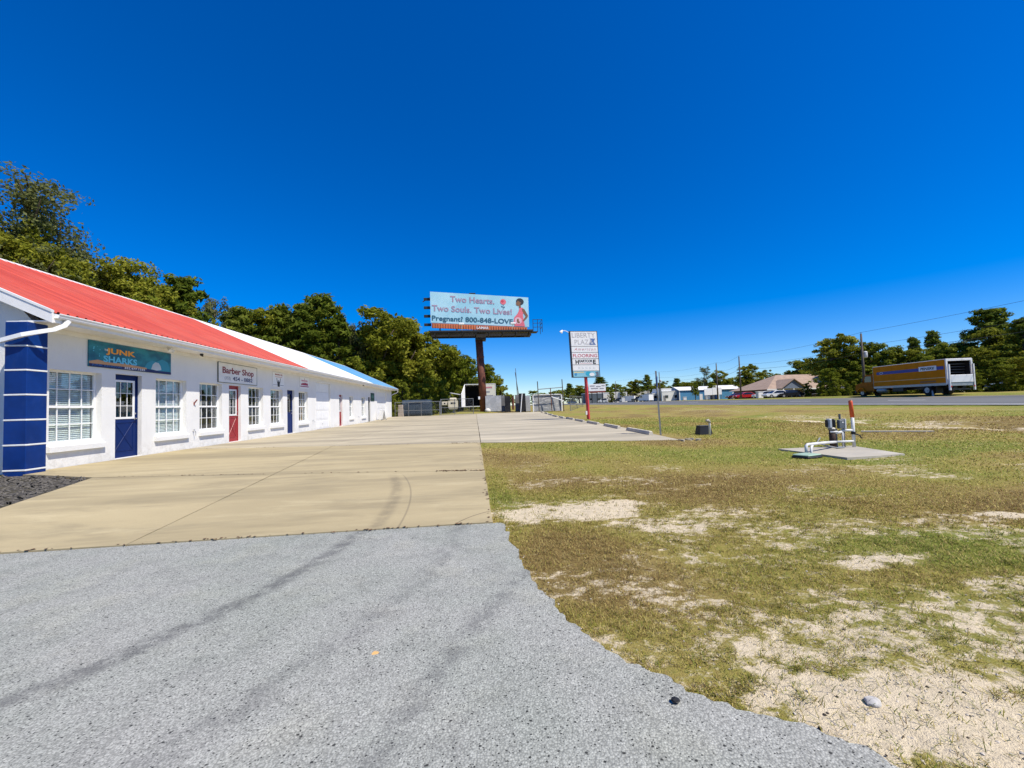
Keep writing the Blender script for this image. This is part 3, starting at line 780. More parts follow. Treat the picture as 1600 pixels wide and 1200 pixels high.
# doors
def door(y0, y1, z1, kind):
    x = WX - .13
    mat = {'blue': M_DOORB, 'red': M_DOORR, 'navy': M_DOORB, 'dark': M_DARKM}[kind]
    W = y1 - y0
    a, b = y0 + W * .13, y1 - W * .13
    zl, zh = z1 * .475, z1 * .93
    if kind == 'navy': a, b = y0 + .07, y1 - .07
    mb = MB()
    mb.box(x - .05, x, y0 + .03, y1 - .03, .03, zl).box(x - .05, x, y0 + .03, y1 - .03, zh, z1 - .03).box(x - .05, x, y0 + .03, a, zl, zh).box(x - .05, x, b, y1 - .03, zl, zh)
    mb.box(x - .08, x + .02, y0, y0 + .03, .0, z1).box(x - .08, x + .02, y1 - .03, y1, .0, z1).box(x - .08, x + .02, y0 + .03, y1 - .03, z1 - .03, z1)
    d = bp('door', mb, mat)
    bp('threshold', MB().box(x - .10, WX + .015, y0 + .002, y1 - .002, .0, .028), M_WHITE, None).parent = d
    fr = M_VINYL if kind != 'navy' else mat
    if kind == 'dark': fr = M_DARKM
    mb = MB(); t = .045
    mb.box(x - .012, x + .012, a - t * .3, b + t * .3, zl - t * .3, zl + t).box(x - .012, x + .012, a - t * .3, b + t * .3, zh - t, zh + t * .3)
    mb.box(x - .012, x + .012, a - t * .3, a + t, zl + t, zh - t).box(x - .012, x + .012, b - t, b + t * .3, zl + t, zh - t)
    bp('lite_frame', mb, fr).parent = d
    bp('pane', MB().box(x - .028, x - .022, a + .01, b - .01, zl + .01, zh - .01), M_DGLASS if kind != 'red' else M_GLASS).parent = d
    if kind in ('blue', 'red'):
        ny = 3
        for i in range(1, ny): bp('muntin', MB().box(x - .019, x - .008, a + (b - a) * i / ny - .008, a + (b - a) * i / ny + .008, zl + .04, zh - .04), M_VINYL).parent = d
        for j in (1, 2): bp('muntin', MB().box(x - .0185, x - .0085, a + .04, b - .04, zl + (zh - zl) * j / 3 - .008, zl + (zh - zl) * j / 3 + .008), M_VINYL).parent = d
        # cross-buck moulding below the light
        ya, yb, za, zb_ = y0 + W * .16, y1 - W * .16, .22, zl - .12
        mb = MB(); r = .011
        for p, q in (((ya, za), (yb, za)), ((ya, zb_), (yb, zb_)), ((ya, za), (ya, zb_)), ((yb, za), (yb, zb_)), ((ya, za), (yb, zb_)), ((ya, zb_), (yb, za))):
            mb.tube([(x + .002, p[0], p[1]), (x + .002, q[0], q[1])], r, 6)
        bp('panel_moulding', mb, mat).parent = d
    hz = z1 * .47
    mb = MB().tube([(x, y1 - .09, hz), (x + .06, y1 - .09, hz)], .016, 8).tube([(x + .055, y1 - .09, hz), (x + .06, y1 - .20, hz)], .011, 6)
    mb.tube([(x, y1 - .09, hz), (x + .008, y1 - .09, hz)], .036, 10)
    bp('door_handle', mb, M_STEEL, None, True).parent = d
    bp('deadbolt', MB().tube([(x, y1 - .09, hz + .15), (x + .022, y1 - .09, hz + .15)], .028, 10), M_STEEL).parent = d
    for ch in d.children: ch.matrix_parent_inverse = Matrix()
    return d
for q in DOOR:
    d_ = door(*q)
    if q[3] == 'blue' and q[0] < 13:
        vs, fs = text_mb('5', .16, bold=.01); mbn = MB().add([(WX - .1515 + c, 12.90 + u, 2.02 + v) for u, v, c in vs.tolist()], fs)
        n5 = bp('number', mbn, flat('navy_vinyl', (.01, .02, .13), .4)); n5.parent = d_

# roll-up garage doors in sections
for (y0, y1, z1) in GAR:
    x = WX - .10; n = 5
    g = bp('garage_door', MB().box(x - .06, x - .045, y0, y1, .0, z1).box(x - .06, WX + .012, y0 - .07, y0 - .002, 0, z1 + .06).box(x - .06, WX + .012, y1 + .002, y1 + .07, 0, z1 + .06).box(x - .06, WX + .013, y0 - .002, y1 + .002, z1 + .002, z1 + .07), M_WHITE)
    h = z1 / n; nc = 4 if y1 - y0 < 3 else 7
    mb = MB().cbox(-.044, 0, .004, y1 - y0 - .004, .005, h - .006, .012)
    cw = (y1 - y0) / nc
    for i in range(nc):
        mb.cbox(-.004, .009, i * cw + .07, (i + 1) * cw - .07, .09, h - .09, .008)
    me = mb.mesh('door_section', M_VINYL)
    for i in range(n): put('door_section', me, g, (x - BL.x, y0 - BL.y, i * h + .004))
    put('door_handle', MB().tube([(0, -.06, .0), (.03, -.06, 0), (.03, .06, 0), (0, .06, 0)], .008, 6).mesh('door_handle', M_DARKM), g, (x - BL.x, (y0 + y1) / 2 - BL.y, .35))

# small fittings on the wall
def spigot(y, z):
    mb = MB().tube([(WX, y, z), (WX + .07, y, z), (WX + .10, y, z - .03), (WX + .10, y, z - .08)], .013, 7).tube([(WX + .05, y, z), (WX + .05, y, z + .05)], .008, 6)
    mb.tube([(WX + .05, y - .035, z + .055), (WX + .05, y + .035, z + .055)], .009, 6)
    mb.tube([(WX + .10, y, z - .08), (WX + .09, y, z - .17)], .008, 6)
    bp('hose_spigot', mb, M_STEEL)
for y in (15.72, 26.6, 36.6): spigot(y, .62)
def camera_dome(y):
    mb = MB().lathe([(.05, .0), (.06, -.03), (.045, -.06), (.02, -.08)], (WX + .28, y, WT - .04), 12)
    mb.tube([(WX + .28, y, WT - .09), (WX + .36, y - .07, WT - .13)], .025, 8)
    bp('security_camera', mb, M_DARKM)
for y in (15.75, 37.4): camera_dome(y)
mb = MB().lathe([(.06, 0), (.06, -.03), (.02, -.04)], (WX + .30, 14.1, WT - .04), 12)
mb.tube([(WX + .30, 14.1, WT - .08), (WX + .40, 14.05, WT - .16)], [.03, .055], 10).tube([(WX + .30, 14.1, WT - .08), (WX + .38, 14.22, WT - .16)], [.03, .055], 10)
bp('flood_light', mb, M_WHITE)
bp('flag_bracket', MB().tube([(WX, 15.78, 1.60), (WX + .12, 15.76, 1.74)], .022, 8).tube([(WX + .001, 15.78, 1.55), (WX + .001, 15.78, 1.65)], .03, 6), flat('rusty_red_bracket', (.22, .05, .04), .6))

# ---------------------------------------------------------------- signs on the facade
U, V, N = (0, 1, 0), (0, 0, 1), (1, 0, 0)
def board(name, label, y0, y1, z0, z1, mat, edge, th=.03, x=None):
    x = WX + .004 if x is None else x
    t = thing(name, label, 'sign', (x, (y0 + y1) / 2, z0))
    w, h = y1 - y0, z1 - z0
    part('panel', MB().box(0, th, -w / 2, w / 2, 0, h), mat, t)
    if edge:
        e = .016
        part('frame', MB().box(-.0, th + .006, -w / 2 - e, -w / 2 - .001, -e, h + e).box(0, th + .006, w / 2 + .001, w / 2 + e, -e, h + e).box(0, th + .006, -w / 2 - .001, w / 2 + .001, -e, -.001).box(0, th + .006, -w / 2 - .001, w / 2 + .001, h + .001, h + e), edge, t)
    def wr(s, mat, u, v, hh, ww, name='lettering', **k):
        return lettering(s, mat, t, (th + .001, -w / 2 + u, v), U, V, N, hh, ww, name, **k)
    def sh(name, poly, mat, d=.003, lift=0):
        return part(name, MB().prism(poly, (th + .001 + lift, -w / 2, 0), U, V, N, d), mat, t)
    return t, wr, sh, w, h
def ink(name, c, **k): return flat(name, c, k.pop('rough', .5), .06, 3, **k)
I_ORANGE = ink('orange_print', (.85, .33, .03)); I_YEL = ink('yellow_print', (.9, .6, .12)); I_CYAN = ink('cyan_print', (.12, .52, .72)); I_WHITE = ink('white_print', (.8, .8, .8))
I_TEAL2 = ink('deep_teal_print', (.02, .12, .17)); I_SEABED = ink('seabed_print', (.55, .30, .14)); I_MAROON = ink('maroon_print', (.20, .012, .02)); I_NAVY = ink('navy_print', (.012, .02, .10))
I_BLUE = ink('bright_blue_print', (.03, .16, .42)); I_BLACK = ink('black_print', (.012, .012, .014)); I_RED = ink('red_print', (.48, .03, .03)); I_PINK = ink('pink_print', (.72, .16, .26)); I_GREY = ink('grey_print', (.30, .30, .32))
tl = NT('teal_water_print'); tp = tl.pos()
M_TEAL = tl.done(tl.mix(tl.smooth(tl.noise(tl.mapping(tp, (1, 1, 2)), 1.8, 4), .35, .65), (.008, .10, .16), (.02, .22, .27)), .45)

t_, wr, sh, w, h = board('shop_sign', 'teal underwater sign with orange and pale blue lettering above blue door', 11.68, 14.60, 2.56, 3.26, M_TEAL, None)
sh('seabed_shape', [(0, .14), (.25, .20), (.6, .16), (1.1, .18), (1.5, .15), (1.9, .13), (1.9, .085), (0, .085)], I_SEABED)
sh('footer_stripe', [(0, 0), (w, 0), (w, .07), (1.95, .10), (0, .10)], I_NAVY, .002, .0002)
wr('THE', I_WHITE, .45, .47, .05, .12, bold=.01)
wr('JUNK', I_ORANGE, .50, .36, .20, .98, bold=.035)
wr('SHARKS', I_CYAN, .42, .16, .18, 1.12, bold=.035)
wr('JUNK REMOVAL', I_BLUE, .08, .025, .055, .95, bold=.015)
wr('352.477.1232', I_WHITE, 1.10, .025, .06, .74, bold=.02)
sh('wave_shape', [(1.80, .12), (1.92, .28), (2.10, .38), (2.30, .36), (2.52, .46), (2.75, .40), (2.86, .22), (2.88, .09), (2.4, .075), (2.0, .10)], ink('mid_teal_print', (.03, .26, .36)), .002, .0006)
sh('foam_shape', [(2.08, .11), (2.14, .26), (2.24, .34), (2.38, .33), (2.46, .24), (2.50, .12), (2.3, .08)], ink('pale_grey_print', (.50, .56, .58)), .002, .0012)
for i in range(7):
    c0 = (rnd.uniform(.05, .4), rnd.uniform(.2, .6)); r = rnd.uniform(.008, .02)
    sh('bubble_shape', ell(c0[0], c0[1], r, r, 10), I_CYAN, .002, .001)

t_, wr, sh, w, h = board('shop_sign', 'white framed barber shop sign with dark red lettering and phone number', 17.15, 20.01, 2.48, 3.27, ink('sign_white', (.74, .73, .70)), ink('dark_green_trim', (.02, .04, .035)))
wr('Barber Shop', I_MAROON, .26, .38, .25, 2.32, bold=.022)
wr('(352)', I_GREY, .40, .13, .12, .40)
wr('454 - 0882', I_NAVY, .96, .10, .17, 1.52, bold=.015)

t_, wr, sh, w, h = board('shop_sign', 'small white sign with raised-arms silhouette over narrow window', 21.55, 22.78, 2.52, 3.24, M_VINYL, None, .02)
wr('Mobile DJ', ink('rust_print', (.36, .06, .02)), .24, .56, .10, .76, bold=.02)
sh('underline', [(.24, .49), (1.0, .49), (1.0, .51), (.24, .51)], ink('orange_rule', (.6, .18, .05)))
body = [(.50, .0), (.72, .0), (.74, .16), (.80, .30), (.83, .44), (.80, .45), (.76, .33), (.70, .24), (.66, .25), (.65, .33), (.58, .33), (.57, .25), (.52, .24), (.46, .33), (.42, .45), (.39, .44), (.42, .30), (.48, .16)]
sh('silhouette', body, I_BLACK)
sh('underline', [(.04, .08), (.47, .08), (.47, .10), (.04, .10)], I_GREY); sh('underline', [(.75, .06), (1.18, .06), (1.18, .09), (.75, .09)], I_GREY)

t_, wr, sh, w, h = board('shop_sign', 'small white sign with magenta skyline emblem beside the garage door', 24.76, 26.05, 2.56, 3.22, M_VINYL, None, .02)
I_MAG = ink('magenta_print', (.34, .015, .07))
sh('emblem_band', [(.15, .20), (1.15, .20), (1.15, .26), (1.02, .36), (.92, .30), (.82, .38), (.70, .31), (.58, .37), (.46, .30), (.36, .34), (.26, .27), (.15, .30)], I_MAG)
for a, b in ((.22, .36), (.40, .52), (.56, .70), (.76, .90), (.94, 1.06)): sh('emblem_bar', [(a, .42), (b, .42), (b, .50), (a, .50)], ink('faded_magenta', (.55, .18, .22)))
sh('emblem_tip', [(.60, .54), (.68, .54), (.64, .63)], I_MAG)
sh('underline', [(.05, .10), (1.25, .10), (1.25, .15), (.05, .15)], I_MAG)

t_, wr, sh, w, h = board('shop_sign', 'dark green board sign above the far dark door', 41.05, 42.35, 2.05, 2.80, ink('dark_green_board', (.02, .075, .05)), ink('black_trim', (.012, .02, .016)))
for i, (a, b) in enumerate(((.18, .42), (.52, .80), (.90, 1.12))): sh('faded_mark', ell((a + b) / 2, .40, (b - a) / 2, .17, 8), ink('pale_green_print', (.12, .26, .19)))

# A-frame board by the far door
t_ = thing('sidewalk_sign', 'white folding sidewalk board with dark feet by the far door', 'sign', (-9.45, 42.9, .012), .9)
for s in (-1, 1):
    part('leg_panel', MB().add([(s * .26, -.32, .12), (s * .26, .32, .12), (s * .03, .32, 1.12), (s * .03, -.32, 1.12), (s * .24, -.32, .12), (s * .24, .32, .12), (s * .01, .32, 1.12), (s * .01, -.32, 1.12)],
         [(0, 1, 2, 3), (7, 6, 5, 4), (0, 4, 5, 1), (2, 6, 7, 3), (0, 3, 7, 4), (1, 5, 6, 2)]), M_VINYL, t_)
    for q in (-1, 1): part('foot', MB().add([(s * .29 + dx, q * .28 + dy, z) for z in (0, .14) for dx, dy in ((-.03, -.04), (.03, -.04), (.03, .04), (-.03, .04))], [(3, 2, 1, 0), (4, 5, 6, 7), (0, 1, 5, 4), (1, 2, 6, 5), (2, 3, 7, 6), (3, 0, 4, 7)]), M_DARKM, t_)
# ================================================================== BILLBOARD
BBX, BBY = 1.05, 58.0
BBZ = ztf(1.05, 58.0)
M_RUST = flat('rusty_brown_steel', (.15, .048, .025), .7, .35, 1.5, bump=.3, bscale=14, dirt=.35, dirtcol=(.06, .022, .014))
M_ORANGE = flat('orange_apron_paint', (.55, .16, .06), .6, .2, 1.2)
M_BBLACK = flat('black_steel', (.018, .017, .016), .6, .3, 3)
bb = thing('billboard', 'tall pale blue billboard on a rusty brown pole behind the lot', 'billboard', (BBX, BBY, BBZ - .03))
L0 = Vector((BBX, BBY, BBZ - .03))
def lp(x, y, z): return (x - L0.x, y - L0.y, z - L0.z)
FL, FR = -5.80, 8.05                      # face ends
FZ0L, FZ1L, FZ0R, FZ1R = 13.0, 17.35, 12.35, 16.62   # hung slightly out of level
FYL, FYR = 57.2, 57.9
W_ = FR - FL
def fpt(u, v, out=0.0):
    """point on the printed face: u along (m), v up (0..1)"""
    k = u / W_
    z0 = FZ0L + (FZ0R - FZ0L) * k; z1 = FZ1L + (FZ1R - FZ1L) * k
    return lp(FL + u, FYL + (FYR - FYL) * k - out, z0 + (z1 - z0) * v)
FH = 4.3
def fpoly(name, poly, mat, out=.03, parent=bb):
    """flat print: poly in metres (u, w) on the face"""
    mb = MB(); n = len(poly)
    mb.v = [fpt(u, w / FH, out) for u, w in poly]
    mb.f = [tuple(range(n))]
    return part(name, mb, mat, parent)
mb = MB(); mb.v = [fpt(0, 0), fpt(W_, 0), fpt(W_, 1), fpt(0, 1), fpt(0, 0, -.25), fpt(W_, 0, -.25), fpt(W_, 1, -.25), fpt(0, 1, -.25)]
mb.f = [(0, 1, 2, 3), (7, 6, 5, 4), (0, 4, 5, 1), (1, 5, 6, 2), (2, 6, 7, 3), (3, 7, 4, 0)]
tl = NT('pale_blue_vinyl_print'); tp = tl.pos()
face = part('face', mb, tl.done(tl.mix(tl.smooth(tl.noise(tp, .35, 3), .35, .65), (.30, .56, .66), (.42, .66, .74)), .5), bb)
I_LILAC = ink('lilac_print', (.38, .27, .36)); I_TEXT = ink('slate_blue_print', (.03, .12, .18)); I_SKIN = ink('brown_print', (.22, .11, .06)); I_HAIR = ink('dark_hair_print', (.03, .035, .04)); I_ROSE = ink('rose_print', (.72, .16, .20)); I_PALE = ink('pale_pink_print', (.75, .45, .5))
def ftext(s, mat, u, w, h, ww, bold=.0, out=.03):
    vs, fs = text_mb(s, h, ww, bold=bold)
    mb = MB(); mb.v = [fpt(u + a, (w + b) / FH, out + c) for a, b, c in vs.tolist()]; mb.f = [tuple(f) for f in fs]
    return part('lettering', mb, mat, bb)
ftext('Two Hearts.', I_LILAC, 2.75, 3.02, .86, 6.2, .02)
ftext('Two Souls. Two Lives!', I_LILAC, .22, 1.62, .86, 11.2, .02)
ftext('Pregnant? 800-848-LOVE', I_TEXT, .18, .34, .66, 11.35, .022)
# rose
fpoly('rose_bloom', ell(10.2, 3.45, .42, .40, 14), I_ROSE); fpoly('rose_bloom', ell(10.1, 3.52, .2, .18, 10), ink('deep_rose_print', (.55, .06, .09)), .036)
fpoly('rose_stem', [(10.14, 2.3), (10.2, 2.3), (10.24, 3.05), (10.18, 3.05)], I_TEXT); fpoly('rose_leaf', [(10.2, 2.6), (10.45, 2.85), (10.4, 2.6)], I_TEXT); fpoly('rose_leaf', [(10.18, 2.7), (9.9, 2.9), (9.98, 2.66)], I_TEXT)
# figure of an expectant mother in profile
fpoly('figure_dress', [(11.75, .05), (13.25, .05), (13.1, .9), (13.0, 1.7), (13.2, 2.5), (13.0, 2.75), (12.55, 2.75), (12.4, 2.2), (12.15, 1.75), (11.75, 1.3), (11.62, .7)], I_ROSE)
fpoly('figure_neck', [(12.45, 2.7), (12.75, 2.7), (12.72, 3.2), (12.45, 3.2)], I_SKIN)
fpoly('figure_face', [(12.1, 3.1), (12.3, 2.98), (12.6, 3.1), (12.75, 3.5), (12.3, 3.75), (12.12, 3.5), (12.02, 3.3)], I_SKIN, .034)
fpoly('figure_hair', ell(12.62, 3.62, .56, .50, 14), I_HAIR, .032)
fpoly('figure_arm', [(12.85, 2.6), (13.2, 2.6), (13.72, 1.7), (13.7, 1.45), (13.1, .75), (12.95, .85), (13.4, 1.55), (12.95, 2.2)], I_SKIN, .036)
fpoly('heart_shape', ell(12.3, .85, .52, .50, 14), I_PALE, .038)
fpoly('infant_shape', [(12.2, .5), (12.45, .45), (12.55, .7), (12.35, .75), (12.4, 1.0), (12.25, 1.15), (12.08, .95), (12.1, .7)], I_SKIN, .042)
# orange apron with ribs, catwalk, stringers
mb = MB(); mb.v = [fpt(.15, -.02, .1), fpt(W_ - .3, -.02, .1), fpt(W_ - .3, -.17, .1), fpt(.15, -.17, .1), fpt(.15, -.02, -.1), fpt(W_ - .3, -.02, -.1), fpt(W_ - .3, -.17, -.1), fpt(.15, -.17, -.1)]
mb.f = [(0, 3, 2, 1), (4, 5, 6, 7), (0, 1, 5, 4), (2, 3, 7, 6), (1, 2, 6, 5), (0, 4, 7, 3)]
apron = part('apron', mb, M_ORANGE, bb)
for i in range(38):
    u = .35 + i * (W_ - .8) / 37
    mb = MB(); mb.v = [fpt(u + a, v, o) for v in (-.165, -.025) for a, o in ((-.05, .101), (.05, .101), (.05, .17), (-.05, .17))]
    mb.f = [(0, 1, 2, 3), (7, 6, 5, 4), (0, 4, 5, 1), (1, 5, 6, 2), (2, 6, 7, 3), (3, 7, 4, 0)]
    part('slat', mb, M_ORANGE, apron)
ftext('LAMAR', I_WHITE, 6.35, -.62, .36, 1.7, .02, .18)
zc = 11.75
def bbb(name, x0, x1, y0, y1, z0, z1, mat): return part(name, MB().cbox(x0 - L0.x, x1 - L0.x, y0 - L0.y, y1 - L0.y, z0 - L0.z, z1 - L0.z, .02), mat, bb)
bbb('catwalk', FL - .1, FR + .9, 55.7, 57.0, 11.25, 11.33, M_BBLACK)
bbb('stringer', FL, FR + .2, 55.62, 55.8, 11.34, 11.58, M_BBLACK)
bbb('stringer', FL, FR + .2, 57.3, 57.5, 11.0, 11.9, M_BBLACK)
bbb('stringer', FL, FR + .2, 58.6, 58.8, 11.0, 11.9, M_BBLACK)
for i in range(8): bbb('bracket', FL + .6 + i * 1.85, FL + .72 + i * 1.85, 55.6, 58.8, 11.0, 11.24, M_BBLACK)
bbb('cross_head', BBX - .75, BBX + .75, 57.2, 58.9, 10.5, 11.0, M_BBLACK)
for i in range(6):
    x = FL + 1.2 + i * 2.35
    part('upright', MB().tube([lp(x, 57.95, 11.6), lp(x, 58.1, 16.7)], .09, 6), M_BBLACK, bb)
# safety rails at both ends
for xa, xb in ((FR + .25, FR + 1.55),):
    mb = MB()
    for z in (11.9, 12.45, 12.95): mb.tube([lp(xa, 55.75, z), lp(xb, 55.9, z + .05), lp(xb, 57.6, z + .05)], .035, 5)
    for x, y in ((xa, 55.75), (xb, 55.9), (xb, 57.6), ((xa + xb) / 2, 55.82)): mb.tube([lp(x, y, 11.25), lp(x, y, 13.0)], .04, 5)
    part('safety_rail', mb, M_BBLACK, bb)
for z in (12.6, 13.8, 15.0, 16.2):
    bbb('end_bracket', FL - .95, FL + .02, 57.55, 57.75, z, z + .38, M_BBLACK)
part('catwalk_arm', MB().tube([lp(FL - .1, 57.6, 16.6), lp(FL - 1.1, 57.6, 16.0)], .06, 5), M_BBLACK, bb)
for i, x in enumerate((FL + 4.3, FL + 11.2)):   # lamps on arms in front of the face
    mb = MB().tube([lp(x, 55.8, 11.5), lp(x, 54.6, 12.2)], .04, 5).cbox(*[v for ab in zip(lp(x - .35, 54.35, 12.1), lp(x + .35, 54.75, 12.35)) for v in ab], .04)
    part('flood_lamp', mb, M_WHITE, bb)
part('sign_rack', MB().cbox(*[v for ab in zip(lp(FL + 5.4, 57.75, 17.0), lp(FL + 6.3, 58.6, 17.3)) for v in ab], .03), M_BBLACK, bb)
pm = MB()
pm.tube([(.22, 0, -.2), (-.22, 0, 10.6 - BBZ)], .52, 20, True)
part('pole', pm, M_RUST, bb, True)
part('pole_collar', MB().tube([(-.10, 0, 7.6), (-.108, 0, 7.8)], .55, 20), M_RUST, bb, True)
part('meter_box', MB().cbox(-.55, -.3, -.62, -.5, 1.7, 2.1, .02), M_VINYL, bb)

# ================================================================== PYLON SIGN
PX, PY = 8.42, 30.24
py = thing('pylon_sign', 'tall white tenant sign on a red pole beside the parking stops', 'sign', (PX, PY, -.03))
M_RPOLE = flat('red_pole_paint', (.50, .045, .05), .5, .15, 2, dirt=.1, dirtcol=(.4, .15, .12))
M_SIGNW = flat('sign_face_white', (.78, .78, .77), .45, .04, 2)
M_SIGNF = flat('dark_sign_cabinet', (.035, .042, .055), .5, .2, 3)
lean = -.035
part('pole', MB().tube([(.08, 0, -.2), (.08 + lean * 3.3, 0, 3.35)], .125, 4), M_RPOLE, py)
part('electric_box', MB().cbox(-.16, -.05, -.16, -.05, .35, .62, .01), M_VINYL, py)
def sp(u, v, o=0.0):   # sign cabinet coordinates, tilted very slightly with the pole
    return (-1.03 + u + lean * (v + .2), -.16 - o, 3.2 + v - .012 * u)
def sbox(name, u0, u1, v0, v1, o0, o1, mat):
    mb = MB(); mb.v = [sp(u, v, o) for o in (o1, o0) for u, v in ((u0, v0), (u1, v0), (u1, v1), (u0, v1))]
    mb.f = [(0, 1, 2, 3), (7, 6, 5, 4), (0, 4, 5, 1), (1, 5, 6, 2), (2, 6, 7, 3), (3, 7, 4, 0)]
    return part(name, mb, mat, py)
SW, SH = 2.06, 3.46
sbox('cabinet', -.05, SW + .03, -.03, SH + .02, -.30, -.004, M_SIGNF)
rows = [(2.32, SH - .03), (1.86, 2.30), (1.38, 1.84), (.92, 1.36), (.46, .90), (.0, .44)]
for i, (a, b) in enumerate(rows): sbox('tenant_panel', .03, SW - .03, a + .012, b - .004, 0, .02, M_SIGNW if i < 5 else ink('pale_aqua_print', (.22, .50, .62)))
def stext(s, mat, u, v, h, w, **k):
    vs, fs = text_mb(s, h, w, **k); mb = MB(); mb.v = [sp(u + a, v + b, .021 + c) for a, b, c in vs.tolist()]; mb.f = [tuple(f) for f in fs]
    return part('lettering', mb, mat, py)
def spoly(name, poly, mat, o=.024):
    mb = MB(); mb.v = [sp(u, v, o) for u, v in poly]; mb.f = [tuple(range(len(poly)))]; return part(name, mb, mat, py)
I_FADE = ink('faded_grey_print', (.42, .40, .40)); I_FPINK = ink('faded_red_print', (.52, .22, .24))
stext('LIBERTY', I_FADE, .12, 2.98, .36, 1.78)
stext('PLAZA', I_FADE, .30, 2.46, .36, 1.40)
spoly('emblem', [(1.42, 2.42), (1.92, 2.42), (1.78, 2.66), (1.90, 2.9), (1.45, 2.9), (1.62, 2.76), (1.48, 2.6)], ink('emblem_blue', (.12, .18, .36)))
spoly('emblem', [(1.52, 2.48), (1.72, 2.50), (1.70, 2.62), (1.56, 2.58)], ink('emblem_grey', (.45, .5, .58)), .028)
stext('American', I_FPINK, .22, 2.0, .20, 1.65, shear=.3, space=1.3)
stext('FLOORING', ink('flooring_red', (.50, .10, .13)), .10, 1.48, .26, 1.86, bold=.012)
stext('H', I_BLACK, .26, .97, .33, .26, bold=.04); stext('EARTCOR', I_BLACK, .56, 1.10, .20, 1.00, bold=.035); stext('E', I_BLACK, 1.60, .97, .33, .22, bold=.04)
spoly('faded_rule', [(.58, 1.0), (1.54, 1.0), (1.54, 1.04), (.58, 1.04)], ink('pale_rose_rule', (.66, .42, .42)))
for i in range(5): spoly('faded_mark', [(.45 + i * .28, .62), (.58 + i * .28, .62), (.58 + i * .28, .76), (.45 + i * .28, .76)], ink('ghost_print', (.66, .67, .68)))
spoly('print_shape', [(.08, .30), (.85, .32), (.85, .40), (.08, .40)], ink('sand_print', (.62, .56, .32)))
spoly('print_shape', ell(1.18, .24, .22, .17, 12), ink('aqua_print', (.03, .36, .52))); spoly('print_shape', ell(1.45, .18, .2, .13, 12), I_WHITE, .028); spoly('print_shape', [(1.66, .04), (1.98, .04), (1.98, .40), (1.72, .38), (1.80, .2)], ink('ink_slate', (.12, .15, .2)), .027)
spoly('print_shape', ell(.22, .2, .1, .1, 10), ink('blue_dot', (.05, .25, .5)), .026)
mb = MB().tube([sp(-.05, SH - .08, -.15), sp(-.30, SH + .06, -.15), sp(-.55, SH + .08, -.15)], .025, 6)
part('lamp_arm', mb, M_WHITE, py)
part('lamp_head', MB().tube([sp(-.52, SH + .10, -.15), sp(-.66, SH - .06, -.15)], [.06, .13], 8), M_WHITE, py)

# ================================================================== WHEEL STOPS
M_STOP = flat('cast_concrete_stop', (.54, .49, .39), .9, .15, 3, bump=.3, bscale=40, dirt=.15, dirtcol=(.14, .12, .09))
def stop_mesh():
    L = 2.65; prof = [(-.085, 0), (.085, 0), (.085, .05), (.055, .125), (-.055, .125), (-.085, .05)]
    bm = bmesh.new(); m = MB()
    for y, s in ((-L / 2, .86), (-L / 2 + .05, 1), (L / 2 - .05, 1), (L / 2, .86)): m.v += [(x * s, y, z * (s if z else 1)) for x, z in prof]
    for i in range(3): m.f += [(i * 6 + k, i * 6 + (k + 1) % 6, (i + 1) * 6 + (k + 1) % 6, (i + 1) * 6 + k) for k in range(6)]
    m.f += [tuple(range(6))[::-1], tuple(range(18, 24))]
    bm.free(); return m.mesh('wheel_stop', M_STOP)
sm = stop_mesh()
STL = ['nearest concrete wheel stop at the corner beside the thin signpost', 'second concrete wheel stop counted from the thin signpost', 'third concrete wheel stop from the thin signpost', 'concrete wheel stop just nearer than the red sign pole',
       'concrete wheel stop level with the foot of the red sign pole', 'weathered concrete wheel stop just past the red sign pole', 'seventh concrete wheel stop, midway between red pole and gate', 'third last concrete wheel stop before the leaning gate',
       'second last concrete wheel stop before the leaning gate', 'farthest concrete wheel stop next to the leaning gate']
for i in range(10):
    y = 15.35 + i * 3.8
    tag(put('wheel_stop', sm, None, (6.28 + (y - 15.35) * .055 + rnd.uniform(-.04, .04), y, float(zlot(y)) + .011), (0, 0, -.055 + rnd.uniform(-.025, .025))), STL[i], 'wheel stop', 'wheel stops along the lot edge')

# broken bit of slab edge
mb = MB()
for i in range(9):
    x = 6.15 + rnd.uniform(-.1, .55); y = 11.9 + rnd.uniform(-.35, .25); r = rnd.uniform(.03, .10)
    p = [(x + r * rnd.uniform(.6, 1.1) * math.cos(a), y + r * rnd.uniform(.6, 1.1) * math.sin(a)) for a in (0, 1.1, 2.2, 3.4, 4.5, 5.5)]
    mb.prism(p, (0, 0, -.04), (1, 0, 0), (0, 1, 0), (0, 0, 1), rnd.uniform(.05, .08))
tag(part('concrete_rubble', mb, M_CONC2, None), 'broken pale concrete crumbs at the corner of the lot', 'rubble', kind='stuff')

